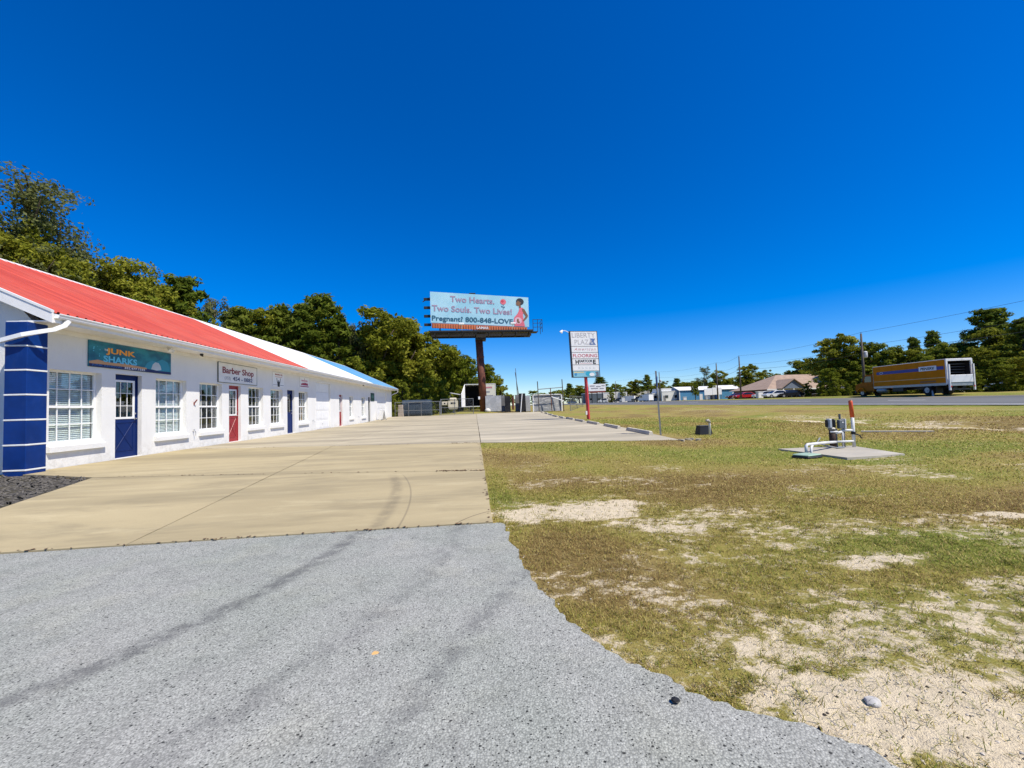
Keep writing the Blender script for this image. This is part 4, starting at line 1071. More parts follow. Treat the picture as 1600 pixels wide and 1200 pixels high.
# ================================================================== SIGNPOST (seen edge-on)
hp = thing('parking_signpost', 'thin metal signpost with small blue sign at the lot corner', 'signpost', (6.60, 14.2, -.06))
M_GALV = flat('galvanised_steel', (.22, .22, .215), .5, .2, 5, metal=.6)
part('post', MB().prism([(-.03, -.018), (.03, -.018), (.03, -.010), (.012, -.006), (.012, .018), (-.012, .018), (-.012, -.006), (-.03, -.010)], (0, 0, 0), (1, 0, 0), (0, 1, 0), (-.035, 0, 1), 2.34), M_GALV, hp)
a = .95
ca, sa = math.cos(a), math.sin(a)
for (z0, z1, wd, mat, nm) in ((1.78, 2.14, .30, flat('blue_sign_sheet', (.02, .07, .26), .4), 'sign_plate'), (1.46, 1.74, .26, flat('pale_sign_sheet', (.34, .36, .36), .5), 'sign_plate'), (1.33, 1.45, .24, flat('grey_sign_sheet', (.16, .17, .17), .5), 'sign_plate')):
    mb = MB().prism([(-wd / 2, z0), (wd / 2, z0), (wd / 2, z1), (-wd / 2, z1)], (-.035 * z0 + .008, -.028, 0), (ca * .72, sa * .8, 0), (0, 0, 1), (sa * .8, -ca * .72, 0), .004)
    part(nm, mb, mat, hp)

# ================================================================== VENT PIPE AND BLACK BOX
vp = thing('vent_pipe', 'short white hooked vent pipe standing in the grass', 'pipe', (7.97, 13.38, -.05))
part('riser', MB().tube([(0, 0, 0), (0, 0, .46), (-.015, 0, .50)], .035, 10), flat('white_pvc', (.62, .62, .60), .45, .1, 4, dirt=.2), vp, True)
part('elbow', MB().tube([(0, 0, .44), (-.01, 0, .50), (-.05, -.01, .54), (-.09, -.02, .53), (-.105, -.02, .49)], [.042, .046, .046, .046, .046], 10), flat('aged_pvc', (.42, .38, .31), .5, .2, 6), vp, True)
bx = thing('utility_box', 'low black plastic box beside the vent pipe', 'utility box', (7.99, 13.80, -.05))
part('body', MB().add([(-.235, -.18, 0), (.235, -.18, 0), (.235, .18, 0), (-.235, .18, 0), (-.19, -.13, .31), (.19, -.13, .31), (.19, .13, .31), (-.19, .13, .31)], [(3, 2, 1, 0), (4, 5, 6, 7), (0, 1, 5, 4), (1, 2, 6, 5), (2, 3, 7, 6), (3, 0, 4, 7)]), flat('black_plastic', (.012, .012, .013), .5, .2, 5), bx)
part('lid', MB().cbox(-.205, .205, -.145, .145, .311, .335, .008), flat('black_plastic', (.012,) * 3), bx)
# ================================================================== WELL HEAD ON ITS PAD
pad = tag(part('concrete_pad', MB().prism([(6.95, 8.92), (6.98, 8.3), (7.05, 7.26), (7.7, 7.30), (8.42, 7.40), (8.62, 8.2), (8.80, 8.92), (7.9, 8.95)], (0, 0, -.09), (1, 0, 0), (0, 1, 0), (0, 0, 1), .102), mat_concrete('grey_pad_concrete', (.44, .405, .33)), None), 'flat pale concrete pad under the well head', 'concrete pad')
PZ = .012
well = thing('well_head', 'well head with white pipes, grey control boxes and brown casing', 'well', (8.17, 8.76, PZ))
M_PVC = flat('white_pvc', (.62, .62, .60)); M_CAS = flat('brown_casing', (.045, .022, .015), .7, .3, 8)
M_GBOX = flat('grey_control_box', (.10, .115, .13), .45, .15, 5); M_BLK = flat('black_plastic', (.012,) * 3)
part('casing', MB().tube([(0, 0, 0), (0, 0, .40)], .062, 14), M_CAS, well, True)
part('casing_cap', MB().lathe([(.075, .40), (.078, .43), (.05, .46)], (0, 0, 0), 14), M_GALV, well)
part('switch_box', MB().cbox(-.10, -.015, -.05, .06, .44, .66, .02), flat('pale_switch_box', (.34, .37, .39), .4), well)
part('switch_cover', MB().cbox(.0, .07, -.06, .05, .45, .65, .025), M_BLK, well)
part('side_plate', MB().cbox(-.128, -.105, -.02, .05, .47, .63, .008), M_BLK, well)
part('control_box', MB().cbox(.10, .23, -.10, -.02, .43, .63, .012), M_GBOX, well)
part('box_cover', MB().cbox(.232, .268, -.11, .0, .42, .65, .008), M_PVC, well)
part('label_sticker', MB().box(.17, .20, -.104, -.1005, .56, .585), M_VINYL, well)
part('conduit', MB().tube([(.20, -.06, .0), (.20, -.06, .42)], .018, 8), M_PVC, well, True)
part('conduit', MB().tube([(.25, -.05, -.02), (.25, -.05, .42)], .014, 8), M_GALV, well, True)
part('control_rod', MB().tube([(.21, .0, .64), (.21, .0, .76)], .022, 8), M_GBOX, well)
part('fitting', MB().tube([(.03, -.02, .33), (.10, -.05, .34), (.17, -.06, .36)], .032, 8).tube([(-.08, -.04, .36), (.08, -.06, .36)], .022, 8), M_PVC, well, True)
# water line running to the marker pole
part('riser_pipe', MB().tube([(.45, -.08, 0), (.45, -.08, .72)], .033, 10), M_PVC, well, True)
part('marker_sleeve', MB().tube([(.448, -.08, .68), (.425, -.08, 1.04), (.424, -.08, 1.055)], [.041, .041, .032], 12), flat('orange_marker_sleeve', (.62, .085, .02), .5, .12, 5), well, True)
part('sleeve_cap', MB().tube([(.424, -.08, 1.056), (.423, -.08, 1.075)], .034, 10), flat('pale_orange_cap', (.75, .35, .2), .5), well)
part('cross_pipe', MB().tube([(.20, -.06, .385), (.45, -.08, .385)], .026, 8), M_PVC, well, True)
part('cross_pipe', MB().tube([(-.02, -.09, .135), (.45, -.085, .135)], .024, 8), M_PVC, well, True)
part('valve', MB().tube([(.45, -.08, .29), (.45, -.08, .35)], .045, 10).tube([(.45, -.12, .30), (.54, -.14, .27), (.58, -.15, .20)], .014, 7), M_BLK, well)
part('discharge_pipe', MB().tube([(-.02, -.09, .13), (-.5, -.36, .16), (-1.28, -.76, .185), (-1.33, -.78, .165), (-1.335, -.785, -.03)], [.030] * 5, 10), M_PVC, well, True)
part('return_pipe', MB().tube([(-1.12, -.70, .15), (-1.20, -.76, .12), (-1.24, -.80, .02), (-1.24, -.80, -.04)], .024, 8), M_PVC, well, True)
part('flex_conduit', MB().tube([(-.42, -.12, .24), (-.55, -.18, .15), (-.40, -.25, .08), (-.15, -.26, .02), (.08, -.20, .015), (.20, -.06, .03)], .017, 8), flat('grey_flex', (.22, .23, .24), .5), well, True)
part('stand_leg', MB().tube([(.12, .02, 0), (.12, .02, .42)], .02, 8), M_GALV, well)
lid = thing('valve_box', 'pale green valve box lid at the edge of the well pad', 'utility box', (6.62, 7.72, -.04), .35)
part('rim', MB().cbox(-.24, .24, -.17, .17, 0, .055, .02), M_BLK, lid)
part('lid', MB().cbox(-.22, .22, -.155, .155, .056, .085, .012), flat('pale_green_lid', (.30, .42, .32), .6, .1, 6), lid)
tag(part('pale_board', MB().prism([(0, 0), (1.55, -.9), (1.62, -.78), (.08, .10)], (12.6, 12.4, ztf(12.6, 12.4) - .02), (1, 0, 0), (0, 1, 0), (0, 0, 1), .035), flat('bleached_wood', (.55, .50, .40), .8, .15, 5), None), 'bleached board lying in the grass beyond the well', 'board')

# ================================================================== BOX TRUCK
TRX, TRY = 46.1, 36.0
TZ = ztf(47.5, 40) + .0
truck = thing('box_truck', 'yellow rental box truck with blue stripe and raised liftgate', 'truck', (TRX, TRY, TZ), -.187)
M_YEL = flat('yellow_truck_paint', (.60, .20, .002), .6, .1, 1.5, spec=.08)
M_TBLUE = flat('blue_truck_stripe', (.015, .03, .26), .4, .08, 2); M_ALU = flat('aluminium_rail', (.38, .39, .39), .4, .1, 4, metal=.5)
M_TYRE = flat('tyre_rubber', (.014, .014, .015), .85, .2, 8); M_RIM = flat('steel_rim', (.40, .41, .42), .4, .1, 6, metal=.4)
M_GLASSD = flat('dark_vehicle_glass', (.012, .015, .018), .08, .1, 3, spec=.6)
def tp_(name, mb, mat, smooth=False): return part(name, mb, mat, truck, smooth)
BW, BLN, BZ0, BZ1 = 2.3, 9.2, 1.06, 3.46
mb = MB().box(0, .05, .12, BLN, BZ0, BZ1).box(BW - .05, BW, .12, BLN, BZ0, BZ1).box(.05, BW - .05, BLN - .06, BLN, BZ0, BZ1).box(.05, BW - .05, .12, BLN - .06, BZ0, BZ0 + .06)
tp_('cargo_box', mb, M_YEL)
tp_('cargo_roof', MB().cbox(-.02, BW + .02, .02, BLN + .03, BZ1, BZ1 + .06, .02), M_WHITE)
tp_('side_rail', MB().box(-.025, -.002, .1, BLN, BZ0 - .14, BZ0 + .10), M_ALU)
tp_('side_rail', MB().box(BW + .002, BW + .025, .1, BLN, BZ0 - .14, BZ0 + .10), M_ALU)
tp_('pin_stripe', MB().box(-.008, -.002, .2, BLN - .05, BZ0 + .62, BZ0 + .68), flat('cream_stripe', (.62, .5, .25), .5))
tp_('corner_rail', MB().box(-.02, .03, BLN, BLN + .03, BZ0, BZ1), M_ALU)
stripe = MB().prism([(.3, 0), (BLN - .6, 0), (BLN - .45, .16), (BLN - .6, .32), (.3, .32)], (-.004, 0, BZ1 - .95), (0, 1, 0), (0, 0, 1), (-1, 0, 0), .006)
tp_('blue_stripe', stripe, M_TBLUE)
tp_('plaque', MB().box(-.018, -.011, 1.05, 3.05, BZ1 - .98, BZ1 - .50), M_VINYL)
vs, fs = text_mb('PENSKE', .26, 1.62, bold=.03, shear=.2); tp_('lettering', MB().add([(-.019 - c, 2.86 - u, BZ1 - .87 + v) for u, v, c in vs.tolist()], fs), I_BLACK)
tp_('emblem', MB().prism(ell(BLN - 1.2, BZ1 - .79, .26, .13, 14), (-.011, 0, 0), (0, 1, 0), (0, 0, 1), (-1, 0, 0), .006), M_VINYL)
tp_('emblem_core', MB().prism(ell(BLN - 1.2, BZ1 - .79, .2, .09, 14), (-.018, 0, 0), (0, 1, 0), (0, 0, 1), (-1, 0, 0), .004), M_TBLUE)
tp_('faded_panel', MB().box(-.007, -.0025, 1.2, 3.0, BZ0 + .22, BZ0 + .40), flat('brown_decal', (.28, .11, .02), .5))
tp_('cargo_shade_sheet', MB().box(.052, .07, .14, BLN - .1, BZ0 + .07, BZ1 - .01).box(BW - .07, BW - .052, .14, BLN - .1, BZ0 + .07, BZ1 - .01).box(.071, BW - .071, BLN - .1, BLN - .07, BZ0 + .07, BZ1 - .01).box(.071, BW - .071, .14, BLN - .11, BZ1 - .03, BZ1 - .005), flat('painted_cargo_shade', (.02, .02, .02), .9))  # near-black sheets added to stand for the shade inside the box
# rear opening: frame, stacked load bars inside, raised liftgate
tp_('rear_frame', MB().box(-.03, .12, 0, .12, BZ0 - .05, BZ1 + .02).box(BW - .12, BW + .03, 0, .12, BZ0 - .05, BZ1 + .02).box(.12, BW - .12, 0, .12, BZ1 - .16, BZ1 + .02).box(.12, BW - .12, .001, .12, BZ0 - .05, BZ0 + .10), M_WHITE)
for i in range(5): tp_('load_bar', MB().box(.14, BW - .14, .5 + i * .03, .56 + i * .03, BZ1 - .5 - i * .27, BZ1 - .42 - i * .27), flat('dim_steel_bar', (.06, .06, .06), .5))
for x in (.02, BW - .12): tp_('liftgate_post', MB().box(x, x + .10, -.22, -.06, .42, 2.95), M_WHITE)
tp_('liftgate_platform', MB().cbox(.16, BW - .16, -.20, -.12, BZ0 + .12, BZ0 + .85, .02), M_VINYL)
tp_('liftgate_ramp', MB().cbox(.16, BW - .16, -.16, -.06, BZ0 - .22, BZ0 + .10, .02), M_ALU)
tp_('bumper', MB().box(.3, BW - .3, -.1, .0, .45, .58), M_DARKM)
for x in (.08, BW - .18): tp_('tail_light', MB().cbox(x, x + .1, -.24, -.221, .72, .86, .008), flat('tail_lamp_red', (.5, .02, .015), .3))
tp_('chassis', MB().box(.7, 1.0, .2, 11.6, .62, .9).box(1.5, 1.8, .2, 11.6, .62, .9), M_DARKM)
tp_('fuel_tank', MB().tube([(.22, 7.6, .68), (.22, 8.8, .68)], .28, 14), M_ALU, True)
tp_('toolbox', MB().cbox(.05, .45, 5.2, 6.6, .48, .92, .02), M_DARKM)
tp_('mud_guard', MB().box(.06, .68, 1.30, 1.33, .18, .95), M_BLK)
# cab
cabp = [(9.35, .62), (12.35, .62), (12.42, 1.0), (12.30, 1.52), (11.25, 1.70), (10.72, 2.55), (10.55, 2.66), (9.55, 2.66), (9.35, 2.5)]
tp_('cab', MB().prism(cabp, (.12, 0, 0), (0, 1, 0), (0, 0, 1), (1, 0, 0), 2.06), flat('shade_darkened_cab_paint', (.34, .11, .004), .6, .12, 1.5, spec=.1))  # truck paint darkened here to carry the shade on the cab
tp_('windshield', MB().add([(.22, 11.24, 1.74), (2.08, 11.24, 1.74), (2.0, 10.76, 2.52), (.30, 10.76, 2.52)], [(0, 1, 2, 3)]), M_GLASSD)
for x, d in ((.112, -1), (2.185, 1)):
    tp_('side_window', MB().prism([(9.75, 1.75), (11.0, 1.75), (10.62, 2.45), (9.75, 2.45)], (x, 0, 0), (0, 1, 0), (0, 0, 1), (d, 0, 0), .006), M_GLASSD)
    tp_('mirror', MB().cbox(x + d * .12 - .05, x + d * .12 + .05, 11.0, 11.12, 1.75, 2.25, .02), M_BLK)
    tp_('headlight', MB().cbox(x - .08 - d * .14, x + .08 - d * .14, 12.36, 12.42, 1.05, 1.25, .02), M_VINYL)
tp_('front_bumper', MB().cbox(.1, 2.2, 12.3, 12.55, .45, .75, .03), M_DARKM)
def wheel(x, y, r, wd, side):
    t = part('wheel', MB().tube([(x - wd / 2, y, r), (x + wd / 2, y, r)], r, 20), M_TYRE, truck, False)
    part('rim', MB().tube([(x + side * wd / 2 - .01 * side, y, r), (x + side * (wd / 2 + .012), y, r)], r * .56, 16).tube([(x + side * (wd / 2 + .012), y, r), (x + side * (wd / 2 + .06), y, r)], r * .2, 10), M_RIM, t)
for y in (2.35, 11.35):
    for x, s in ((.32, -1), (1.98, 1)): wheel(x, y, .50, .3 if y > 5 else .48, s)
for x in (.08, 2.22): tp_('fender', MB().prism([(11.35 + .62 * math.cos(a), .5 + .62 * math.sin(a)) for a in [math.pi * i / 8 for i in range(9)]] + [(11.35 + .54 * math.cos(a), .5 + .54 * math.sin(a)) for a in [math.pi * i / 8 for i in range(8, -1, -1)]], (x - .08, 0, 0), (0, 1, 0), (0, 0, 1), (1, 0, 0), .16), M_YEL)
tag(part('kerb_marker', MB().add([(-.13, 0, 0), (.13, 0, 0), (0, .1, .58), (.0, -.12, 0), (.02, 0, .6)], [(0, 3, 4), (3, 1, 4), (1, 2, 4), (2, 0, 4)]), flat('grey_marker', (.35, .35, .35), .6), None, loc=(45.9, 37.2, ztf(45.9, 37.2) - .02)), 'small grey cone marker in the grass below the truck', 'marker')

# ================================================================== OTHER VEHICLES ACROSS THE ROAD
def prof_x(mb, prof, w, taper=None):
    """side profile (y,z) extruded across width with the upper body drawn in"""
    n = len(prof)
    def wx(z): return w / 2 - (max(0, z - taper[0]) * taper[1] if taper else 0)
    mb.v += [(-wx(z), y, z) for y, z in prof] + [(wx(z), y, z) for y, z in prof]
    mb.f += [tuple(range(n)), tuple(range(2 * n - 1, n - 1, -1))] + [(i, i + n, (i + 1) % n + n, (i + 1) % n) for i in range(n)]
    return mb
def vehicle(kind, paint, px, X, label, rz=0, group='vehicles parked across the highway'):
    Y = X / bearing(px)
    t = thing({'car': 'parked_car', 'suv': 'parked_car', 'pickup': 'pickup_truck', 'van': 'parked_van'}[kind], label, {'car': 'car', 'suv': 'car', 'pickup': 'pickup truck', 'van': 'van'}[kind], (X, Y, ztf(X, Y) - .02), rz, group)
    if kind in ('car', 'suv'):
        k = 1.0 if kind == 'car' else 1.22
        L = 4.5; W = 1.8
        body = [(-2.25, .32), (2.2, .32), (2.28, .55), (2.15, .74 * k), (1.2, .86 * k), (-1.75, .90 * k), (-2.2, .84 * k), (-2.28, .6)]
        part('body', prof_x(MB(), body, W), paint, t)
        cab = [(1.2, .85 * k), (.45, 1.36 * k), (-.2, 1.44 * k), (-1.1, 1.40 * k), (-1.85, .90 * k)] if kind == 'car' else [(1.2, .85 * k), (.6, 1.36 * k), (0, 1.45 * k), (-1.9, 1.42 * k), (-2.15, .90 * k)]
        part('cabin', prof_x(MB(), cab, W - .06, (.85 * k, .42)), paint, t)
        c2 = [(y * .90 - .0, z - .06 if z > 1 else z + .03) for y, z in cab]
        part('side_glass', prof_x(MB(), c2, W - .03, (.85 * k, .42)), M_GLASSD, t)
        part('windshield', MB().add([(-.7, 1.13, .93 * k), (.7, 1.13, .93 * k), (.58, .52, 1.34 * k), (-.58, .52, 1.34 * k)], [(0, 1, 2, 3)]), M_GLASSD, t)
        for s in (-1, 1):
            part('headlight', MB().cbox(s * .62 - .16, s * .62 + .16, 2.18, 2.29, .58, .70, .02), M_VINYL, t); part('tail_light', MB().cbox(s * .62 - .18, s * .62 + .18, -2.30, -2.2, .66, .80, .02), flat('tail_lamp_red', (.5, .02, .015)), t)
        ax = (1.4, -1.4); r = .33
    elif kind == 'pickup':
        part('body', prof_x(MB(), [(-2.7, .45), (2.6, .45), (2.7, .7), (2.6, 1.05), (1.2, 1.12), (-2.7, 1.1)], 1.9), paint, t)
        part('cabin', prof_x(MB(), [(1.25, 1.1), (.6, 1.75), (-.6, 1.78), (-.8, 1.1)], 1.8, (1.1, .3)), paint, t)
        part('side_glass', prof_x(MB(), [(1.05, 1.16), (.5, 1.68), (-.5, 1.70), (-.65, 1.16)], 1.83, (1.1, .3)), M_GLASSD, t)
        part('tailgate', MB().cbox(-.85, .85, -2.76, -2.7, .6, 1.08, .02), paint, t)
        for s in (-1, 1): part('headlight', MB().cbox(s * .7 - .16, s * .7 + .16, 2.62, 2.71, .8, .98, .02), M_VINYL, t)
        ax = (1.7, -1.6); r = .38
    else:
        part('body', prof_x(MB(), [(-2.8, .4), (2.7, .4), (2.8, .7), (2.65, 1.15), (2.05, 1.35), (1.45, 2.2), (1.1, 2.32), (-2.75, 2.32)], 2.0, (1.4, .08)), paint, t)
        part('windshield', MB().add([(-.85, 2.06, 1.40), (.85, 2.06, 1.40), (.76, 1.50, 2.16), (-.76, 1.50, 2.16)], [(0, 1, 2, 3)]), M_GLASSD, t)
        for s in (-1, 1):
            part('side_window', MB().prism([(.6, 1.4), (1.75, 1.4), (1.35, 2.05), (.6, 2.05)], (s * .985, 0, 0), (0, 1, 0), (0, 0, 1), (s, 0, 0), .02), M_GLASSD, t); part('headlight', MB().cbox(s * .75 - .14, s * .75 + .14, 2.72, 2.82, .85, 1.05, .02), M_VINYL, t)
        ax = (1.85, -1.75); r = .36
    for y in ax:
        for s in (-1, 1):
            x = s * .82
            wv = part('wheel', MB().tube([(x - .11, y, r), (x + .11, y, r)], r, 14), M_TYRE, t)
            part('rim', MB().tube([(x + s * .10, y, r), (x + s * .12, y, r)], r * .58, 12), M_RIM, wv)
    return t
P_WHITE = flat('white_car_paint', (.74, .75, .75), .25, .03, 2, spec=.6); P_RED = flat('red_car_paint', (.42, .015, .018), .25, .05, 2, spec=.6); P_DARK = flat('dark_car_paint', (.02, .022, .028), .2, .1, 2, spec=.6); P_SILV = flat('silver_blue_paint', (.22, .30, .40), .25, .05, 2, spec=.6); P_MAR = flat('maroon_car_paint', (.10, .012, .018), .25, .05, 2, spec=.6)
vehicle('car', P_WHITE, 1212, 57, 'white sedan parked in front of the tan roofed house', 1.45)
vehicle('car', P_DARK, 1232, 59, 'dark sedan parked just right of the white sedan', 1.4)
vehicle('car', P_RED, 1163, 58, 'bright red car parked near the right blue shed', 1.5)
vehicle('car', P_MAR, 1151, 60, 'maroon car half hidden behind the bright red car', 1.4)
vehicle('suv', P_SILV, 1583, 66, 'silver blue car at the right edge beyond the truck', 1.2)
vehicle('van', P_WHITE, 1008, 58, 'white van parked left of the white block building', .3)
vehicle('pickup', P_DARK, 998, 57, 'dark pickup truck parked directly left of the white van', .5)
vehicle('van', P_WHITE, 980, 58.5, 'white cargo van facing the road among dark trees', .9)
vehicle('suv', P_DARK, 966, 57, 'dark car parked beside the white cargo van', 1.3)
vehicle('suv', P_WHITE, 941, 56, 'white car parked right of the red sign pole', 1.2)
vehicle('pickup', P_WHITE, 893, 56, 'white pickup truck seen through the wire fence', 1.3)
vehicle('car', P_WHITE, 1195, 58.5, 'white hatchback half behind pale roadside boxes', 1.3)

# ================================================================== BUILDINGS ACROSS THE ROAD
def shed(px0, Y, L, D, h, rise, label, gable_mat, wall_mat, door=True, name='metal_shed'):
    X0 = Y * bearing(px0); z = ztf(X0, Y) - .05
    t = thing(name, label, 'shed', (X0, Y, z))
    part('long_wall', MB().box(.02, L, 0, .12, 0, h), wall_mat, t)
    part('gable_wall', MB().prism([(0, 0), (D, 0), (D, h), (D / 2, h + rise), (0, h)], (0, 0, 0), (0, 1, 0), (0, 0, 1), (1, 0, 0), .12), gable_mat, t)
    part('gable_wall', MB().prism([(0, 0), (D, 0), (D, h), (D / 2, h + rise), (0, h)], (L - .12, 0, 0), (0, 1, 0), (0, 0, 1), (1, 0, 0), .12), gable_mat, t)
    part('back_wall', MB().box(.12, L - .12, D - .12, D, 0, h), wall_mat, t)
    rf = part('roof', MB().prism([(-.35, h - .12), (D / 2, h + rise + .05), (D + .35, h - .12), (D + .35, h), (D / 2, h + rise + .18), (-.35, h)], (-.3, 0, 0), (0, 1, 0), (0, 0, 1), (1, 0, 0), L + .6), M_RWHITE, t)
    part('corner_trim', MB().box(-.04, .28, -.05, -.002, 0, h), M_WHITE, t); part('corner_trim', MB().box(L - .26, L + .04, -.05, -.002, 0, h), M_WHITE, t)
    if door:
        part('door', MB().box(L * .62, L * .62 + 1.2, -.06, -.002, 0, 2.3), M_WHITE, t)
        part('roller_door', MB().box(-.06, -.002, D * .25, D * .72, 0, h * .72), flat('dark_blue_roller', (.02, .05, .11), .5), t)
    return t
M_SBLUE = flat('blue_shed_steel', (.07, .23, .40), .5, .1, .6); M_SSHADE = flat('shaded_blue_shed_steel', (.06, .13, .24), .5, .1, .6)  # second blue is a darker copy: gable-side shade put into the colour
shed(1061, 150, 13, 8, 3.9, 1.25, 'left blue metal shed with white roof and shade-darkened gable end', M_SSHADE, M_SBLUE)
shed(1098, 152, 7.5, 8, 4.0, 1.2, 'middle blue metal shed partly hidden by small trees', M_SSHADE, M_SBLUE)
shed(1122, 140, 8.5, 8, 3.7, 1.3, 'right blue metal shed with white door near the red car', M_SSHADE, M_SBLUE)
def block(px0, Y, L, D, h, label, mat, name='block_building', steps=(), roofmat=None):
    X0 = Y * bearing(px0); z = ztf(X0, Y) - .05
    t = thing(name, label, 'building', (X0, Y, z))
    part('wall', MB().box(0, L, 0, D, 0, h), mat, t)
    part('parapet', MB().box(-.08, L + .08, -.08, D + .08, h, h + .25), roofmat or M_WHITE, t)
    for a, b, hh in steps: part('upper_wall', MB().box(L * a, L * b, .5, D - .5, h + .25, h + hh), mat, t)
    n = max(2, int(L / 4))
    for i in range(n):
        x = L * (i + .5) / n
        w = part('window', MB().box(x - .6, x + .6, -.05, -.002, 1.1, 2.2), M_GLASSD, t); part('window_frame', MB().box(x - .66, x + .66, -.06, -.051, 1.02, 1.1), M_WHITE, w)
    part('door', MB().box(.5, 1.5, -.05, -.002, 0, 2.1), flat('grey_door', (.2, .2, .2), .5), t)
    return t
M_PAINTW = flat('white_block_paint', (.66, .66, .63), .7, .08, .5)
block(1034, 152, 7.4, 9, 3.6, 'white stepped block building left of the left blue shed', M_PAINTW, steps=((.0, .55, 1.3),))
block(1019, 156, 5, 8, 3.0, 'low grey-white block building behind the white van', flat('grey_block_paint', (.45, .45, .44), .7, .1, .5))
block(938, 190, 13, 9, 4.6, 'white warehouse under the small distant billboard', M_PAINTW)
block(960, 200, 22, 9, 5.0, 'long pale warehouse behind the dark trees', flat('pale_block_paint', (.55, .54, .50), .7, .1, .5))
block(916, 185, 8, 9, 4.4, 'dark grey building beside the white warehouse', flat('dark_block_paint', (.08, .10, .12), .7, .1, .5))

# tan hip-roofed house
HX0, HY0 = 60.6, 80.0
hz = ztf(66, 82) - .05
house = thing('house', 'brown house with tan hip roof and small front gable', 'house', (HX0, HY0, hz))
M_SHING = flat('tan_shingle', (.33, .24, .18), .9, .15, 1.2, bump=.4, bscale=5); M_BRWALL = flat('brown_house_wall', (.10, .075, .055), .8, .15, 1)
HL, HD, HH = 24, 13, 1.95
part('wall', MB().box(.8, HL - .8, .8, HD - .8, 0, HH), M_BRWALL, house)
rf = part('roof', MB().add([(0, 0, HH - .1), (HL, 0, HH - .1), (HL, HD, HH - .1), (0, HD, HH - .1), (7.2, HD / 2, HH + 3.2), (HL - 7.2, HD / 2, HH + 3.2)], [(0, 1, 5, 4), (1, 2, 5), (2, 3, 4, 5), (3, 0, 4), (3, 2, 1, 0)]), M_SHING, house)
part('fascia', MB().box(-.05, HL + .05, -.07, -.005, HH - .32, HH - .06), M_WHITE, house)
part('front_gable', MB().prism([(0, 0), (5.2, 0), (2.6, 1.75)], (2.6, -.9, HH - .05), (1, 0, 0), (0, 0, 1), (0, 1, 0), .12), flat('blue_grey_gable', (.16, .20, .27), .7), house)
part('gable_roof', MB().add([(2.2, -1.2, HH - .15), (5.2, -1.2, HH + 1.85), (8.2, -1.2, HH - .15), (2.2, 3.5, HH - .15), (5.2, 3.5, HH + 1.85), (8.2, 3.5, HH - .15), (2.2, -1.2, HH - .02), (5.2, -1.2, HH + 1.98), (8.2, -1.2, HH - .02), (2.2, 3.5, HH - .02), (5.2, 3.5, HH + 1.98), (8.2, 3.5, HH - .02)],
     [(0, 1, 7, 6), (1, 2, 8, 7), (6, 7, 10, 9), (7, 8, 11, 10), (0, 3, 4, 1), (1, 4, 5, 2)]), M_SHING, house)
for x in (2.9, 5.2, 7.5): part('porch_post', MB().box(x - .12, x + .12, -.95, -.7, 0, HH - .1), M_WHITE, house)
for x in (4.0, 10.5, 14.0, 18.5):
    w = part('window', MB().box(x, x + 1.3, .70, .795, .7, 1.7), M_GLASSD, house); part('window_frame', MB().box(x - .06, x + 1.36, .68, .70, .62, .70), M_WHITE, w)
part('door', MB().box(6.0, 7.0, .70, .795, 0, 1.75), flat('white_house_door', (.6, .6, .58), .5), house)

# distant second billboard
Yb = 150; Xb = Yb * bearing(919.5)
b2 = thing('distant_billboard', 'small white billboard far down the road with a red skirt', 'billboard', (Xb + 3.3, Yb, ztf(Xb, Yb) - .05))
part('face', MB().cbox(-3.3, 3.3, -.15, .1, 4.5, 7.15, .03), M_SIGNW, b2)
part('skirt', MB().cbox(-2.9, 3.1, -.12, .1, 3.95, 4.45, .03), flat('dark_red_skirt', (.22, .035, .025), .6), b2)
for x in (-2, 0, 2): part('post', MB().tube([(x, .25, 0), (x, .25, 7)], .16, 8), M_DARKM, b2)
for i, (a, b, z) in enumerate(((-2.8, -.9, 6.2), (-.4, 1.4, 6.0), (1.7, 2.9, 6.25), (-2.4, .4, 5.3), (.9, 2.6, 5.2))): part('print_shape', MB().box(a, b, -.165, -.152, z, z + .42), I_GREY, b2)

# roadside boxes by the sheds
for i, (px, X, s, lab) in enumerate(((1108, 66, 1.5, 'pale roadside sign board in front of the middle blue shed'), (1120, 64, 1.3, 'second pale board standing left of the right blue shed'))):
    Y = X / bearing(px); t = thing('sign_board', lab, 'sign', (X, Y, ztf(X, Y) - .03))
    part('panel', MB().cbox(-s, s, -.05, .05, 1.3, 3.2, .02), M_SIGNW, t)
    for q in (-s + .15, s - .15): part('post', MB().box(q - .06, q + .06, .051, .15, 0, 3.1), M_GALV, t)
for px, X, h, lab in ((1069, 70, 1.1, 'low white utility cabinet in front of the left blue shed'), (1105, 62, 1.0, 'grey white utility cabinet beside the middle blue shed'), (973, 50, 1.6, 'white hooded utility cabinet on the far verge'), (1186, 56, 1.3, 'white utility cabinet left of the white sedan')):
    Y = X / bearing(px); t = thing('utility_cabinet', lab, 'utility box', (X, Y, ztf(X, Y) - .03), rnd.uniform(-.3, .3))
    part('body', MB().cbox(-.55, .55, -.35, .35, 0, h, .04), M_PVC, t); part('roof', MB().cbox(-.62, .62, -.42, .42, h + .001, h + .09, .03), M_WHITE, t); part('door', MB().box(-.4, .4, -.37, -.352, .12, h - .12), M_VINYL, t)

